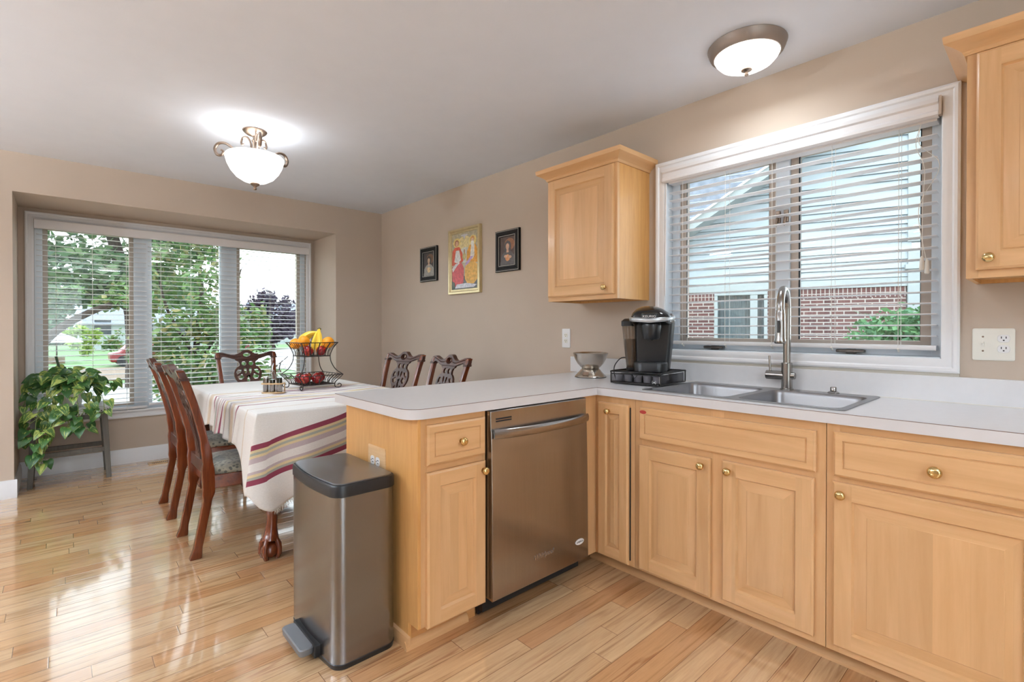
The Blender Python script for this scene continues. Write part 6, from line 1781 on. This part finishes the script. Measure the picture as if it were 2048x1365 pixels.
px0, py0, pz0 = -2.56, 5.34, 0.583
pt = thing('potted_pothos', 'trailing green and yellow pothos in a white pot on the grey stool', 'plant', (px0, py0, pz0))
MB().lathe([(0.062, 0.0), (0.066, 0.003), (0.082, 0.120), (0.088, 0.122), (0.088, 0.150), (0.082, 0.151), (0.080, 0.130), (0.0, 0.130)], (0, 0, 0), 28, cap1=False).build('pot', 'pot_white', pt, 40)
MB().lathe([(0.080, 0.132), (0.0, 0.140)], (0, 0, 0), 20, cap0=False, cap1=False).build('soil', 'soil', pt, 40)
MB().cyl((-0.030, 0.0, 0.13), (-0.085, -0.01, 0.405), 0.009, 0.008, n=10).build('stake', 'stake_green', pt, 40)
def pothos_mat():
    m, nt, b = newmat('pothos_leaf')
    g = nd(nt, 'NewGeometry')
    uv = nd(nt, 'TexCoord')
    rnd = g.outputs['Random Per Island']
    mp = nd(nt, 'VectorMath', {'operation': 'MULTIPLY'}, _0=uv.outputs['UV'], _1=(7.0, 2.2, 1)).outputs[0]
    n = nd(nt, 'TexNoise', {'noise_dimensions': '4D'}, Vector=mp, W=mth(nt, 'MULTIPLY', rnd, 40.0), Scale=1.0, Detail=3.0)
    green = ramp(nt, rnd, [(0.0, lin(44, 82, 40)), (0.5, lin(64, 108, 50)), (1.0, lin(92, 130, 64))])
    th = mth(nt, 'MULTIPLY_ADD', mth(nt, 'POWER', rnd, 2.0), -0.18, 0.62)
    fac = nd(nt, 'MapRange', {'interpolation_type': 'SMOOTHSTEP'}, _0=n.outputs[0], _1=th, _2=mth(nt, 'ADD', th, 0.05)).outputs[0]
    c = mixc(nt, mth(nt, 'MULTIPLY', fac, 0.9), green, lin(186, 196, 104))
    nt.links.new(c, b.inputs['Base Color'])
    b.inputs['Roughness'].default_value = 0.32
    out = nt.nodes['Material Output']
    tl = nd(nt, 'BsdfTranslucent', None, Color=c)
    mx = nd(nt, 'MixShader', None, _0=0.15, _1=b.outputs[0], _2=tl.outputs[0])
    nt.links.new(mx.outputs[0], out.inputs[0])
    MATS['pothos_leaf'] = m
pothos_mat()
rng = random.Random(21)
lf, vn = MB(), MB()
def leaf(base, d, size, up):
    d = Vector(d).normalized(); up = Vector(up)
    side = d.cross(up)
    if side.length < 0.05: side = d.cross(Vector((1, 0.3, 0)))
    side.normalize(); nrm = side.cross(d).normalized()
    half = [0.0, 0.30, 0.40, 0.42, 0.36, 0.25, 0.12, 0.0]
    back = [0.0, -0.10, 0.04, 0.20, 0.42, 0.64, 0.84, 1.0]
    vs, uv, fs = [], [], []
    for k in range(8):
        t = k / 7
        c = Vector(base) + d * (size * t) + nrm * (size * (0.10 * sin(PI * t) - 0.28 * t * t))
        e = half[k] * size
        off = d * (size * (back[k] - t)) * 0.9
        cup = nrm * (e * 0.30)
        vs += [c - side * e + off + cup, c, c + side * e + off + cup]
        uv += [(0, t), (0.5, t), (1, t)]
    for k in range(7):
        a = k * 3
        fs += [(a, a + 1, a + 4, a + 3), (a + 1, a + 2, a + 5, a + 4)]
    lo = min(v.x for v in vs)
    if lo < -0.292:
        vs = [v + Vector((-0.292 - lo, 0, 0)) for v in vs]
    lf.add(vs, fs, 0, uv)
def vine(pts, nl, s0, s1, first=0.15):
    pp = catmull(pts, 8)
    vn.tube(pp, 0.0026, 5)
    for i in range(nl):
        t = first + (1 - first) * (i + rng.uniform(-0.2, 0.2)) / max(1, nl - 1)
        t = min(0.999, max(0.02, t))
        idx = int(t * (len(pp) - 1))
        p = pp[idx]
        tan = (pp[min(idx + 1, len(pp) - 1)] - pp[max(idx - 1, 0)]).normalized()
        a = rng.uniform(0, 2 * PI)
        sd = Vector((cos(a), sin(a) - 0.55, rng.uniform(-0.35, 0.35)))
        st_ = p + (sd * 0.5 + tan * 0.3 + Vector((0, 0, 0.3))).normalized() * rng.uniform(0.03, 0.07)
        vn.tube([p, (p + st_) / 2 + Vector((0, 0, 0.008)), st_], 0.0016, 5)
        dirn = (sd * 0.7 + tan * 0.5 + Vector((0, -0.25, -0.45))).normalized()
        leaf(st_, dirn, 0.82 * rng.uniform(s0, s1), Vector((rng.uniform(-0.4, 0.4), -0.8, 0.7)))
O3 = lambda x, y, z: (x, y, z)
# upright crown
for i in range(34):
    a = rng.uniform(0, 2 * PI)
    r = rng.uniform(0.03, 0.17)
    x, y = r * cos(a) * 1.35 - 0.03, r * sin(a) * 0.9 - 0.02
    z = 0.26 - 0.7 * r + rng.uniform(-0.04, 0.05)
    vine([(x * 0.25, y * 0.25, 0.13), (x * 0.6, y * 0.6, 0.13 + (z - 0.13) * 0.7), (x, y, z)], 2, 0.085, 0.125, 0.7)
# sideways and trailing runners
for pts, n in [([(0, 0, .14), (.12, -.05, .20), (.22, -.10, .17), (.27, -.13, .12)], 7), ([(0, 0, .14), (.10, -.08, .18), (.18, -.13, .10), (.20, -.17, .0), (.19, -.19, -.06)], 8),
               ([(0, 0, .14), (-.12, -.04, .20), (-.22, -.06, .15), (-.27, -.09, .04)], 9), ([(0, 0, .14), (-.10, -.10, .16), (-.17, -.17, .04), (-.20, -.20, -.12), (-.19, -.21, -.26), (-.17, -.22, -.36)], 16),
               ([(0, 0, .14), (-.05, -.11, .15), (-.09, -.18, .02), (-.12, -.20, -.14), (-.15, -.21, -.30), (-.17, -.21, -.38)], 15), ([(0, 0, .14), (.02, -.11, .15), (.04, -.18, .02), (.05, -.20, -.12), (.09, -.21, -.16)], 11),
               ([(0, 0, .14), (-.08, -.10, .15), (-.14, -.18, .0), (-.24, -.19, -.10), (-.27, -.19, -.22)], 10), ([(0, 0, .14), (.06, -.10, .16), (.10, -.18, .04), (.05, -.21, -.06), (-.02, -.21, -.12), (.06, -.21, -.18)], 10),
               ([(0, 0, .14), (-.03, -.11, .16), (-.05, -.18, .06), (-.03, -.20, -.04), (.0, -.20, -.16)], 10)]:
    vine(pts, n, 0.080, 0.115)
lf.build('foliage', 'pothos_leaf', pt, 60, recalc=False)
vn.build('vines', 'stem_green', pt, 60)

# floor register
fv = thing('floor_vent', 'slotted wooden floor register below the bay window', 'floor vent', (-1.90, 5.455, 0))
MB().prism(rrect(-2.045, -1.755, 5.405, 5.505, 0.006, 3), XY, 0.0005, 0.006, holes=[[(-2.015, 5.425), (-1.785, 5.425), (-1.785, 5.485), (-2.015, 5.485)]]).build('frame', 'plate_wood', fv, 30, world=True, bevel=0.001)
mb = MB()
for i in range(17):
    x = -2.010 + 0.0138 * i
    mb.box(x, x + 0.006, 5.425, 5.485, 0.001, 0.005)
mb.build('louvre', 'plate_wood', fv, 0, world=True)
MB().box(-2.015, -1.785, 5.425, 5.485, 0.0003, 0.0009).build('duct', 'slot', fv, 0, world=True)
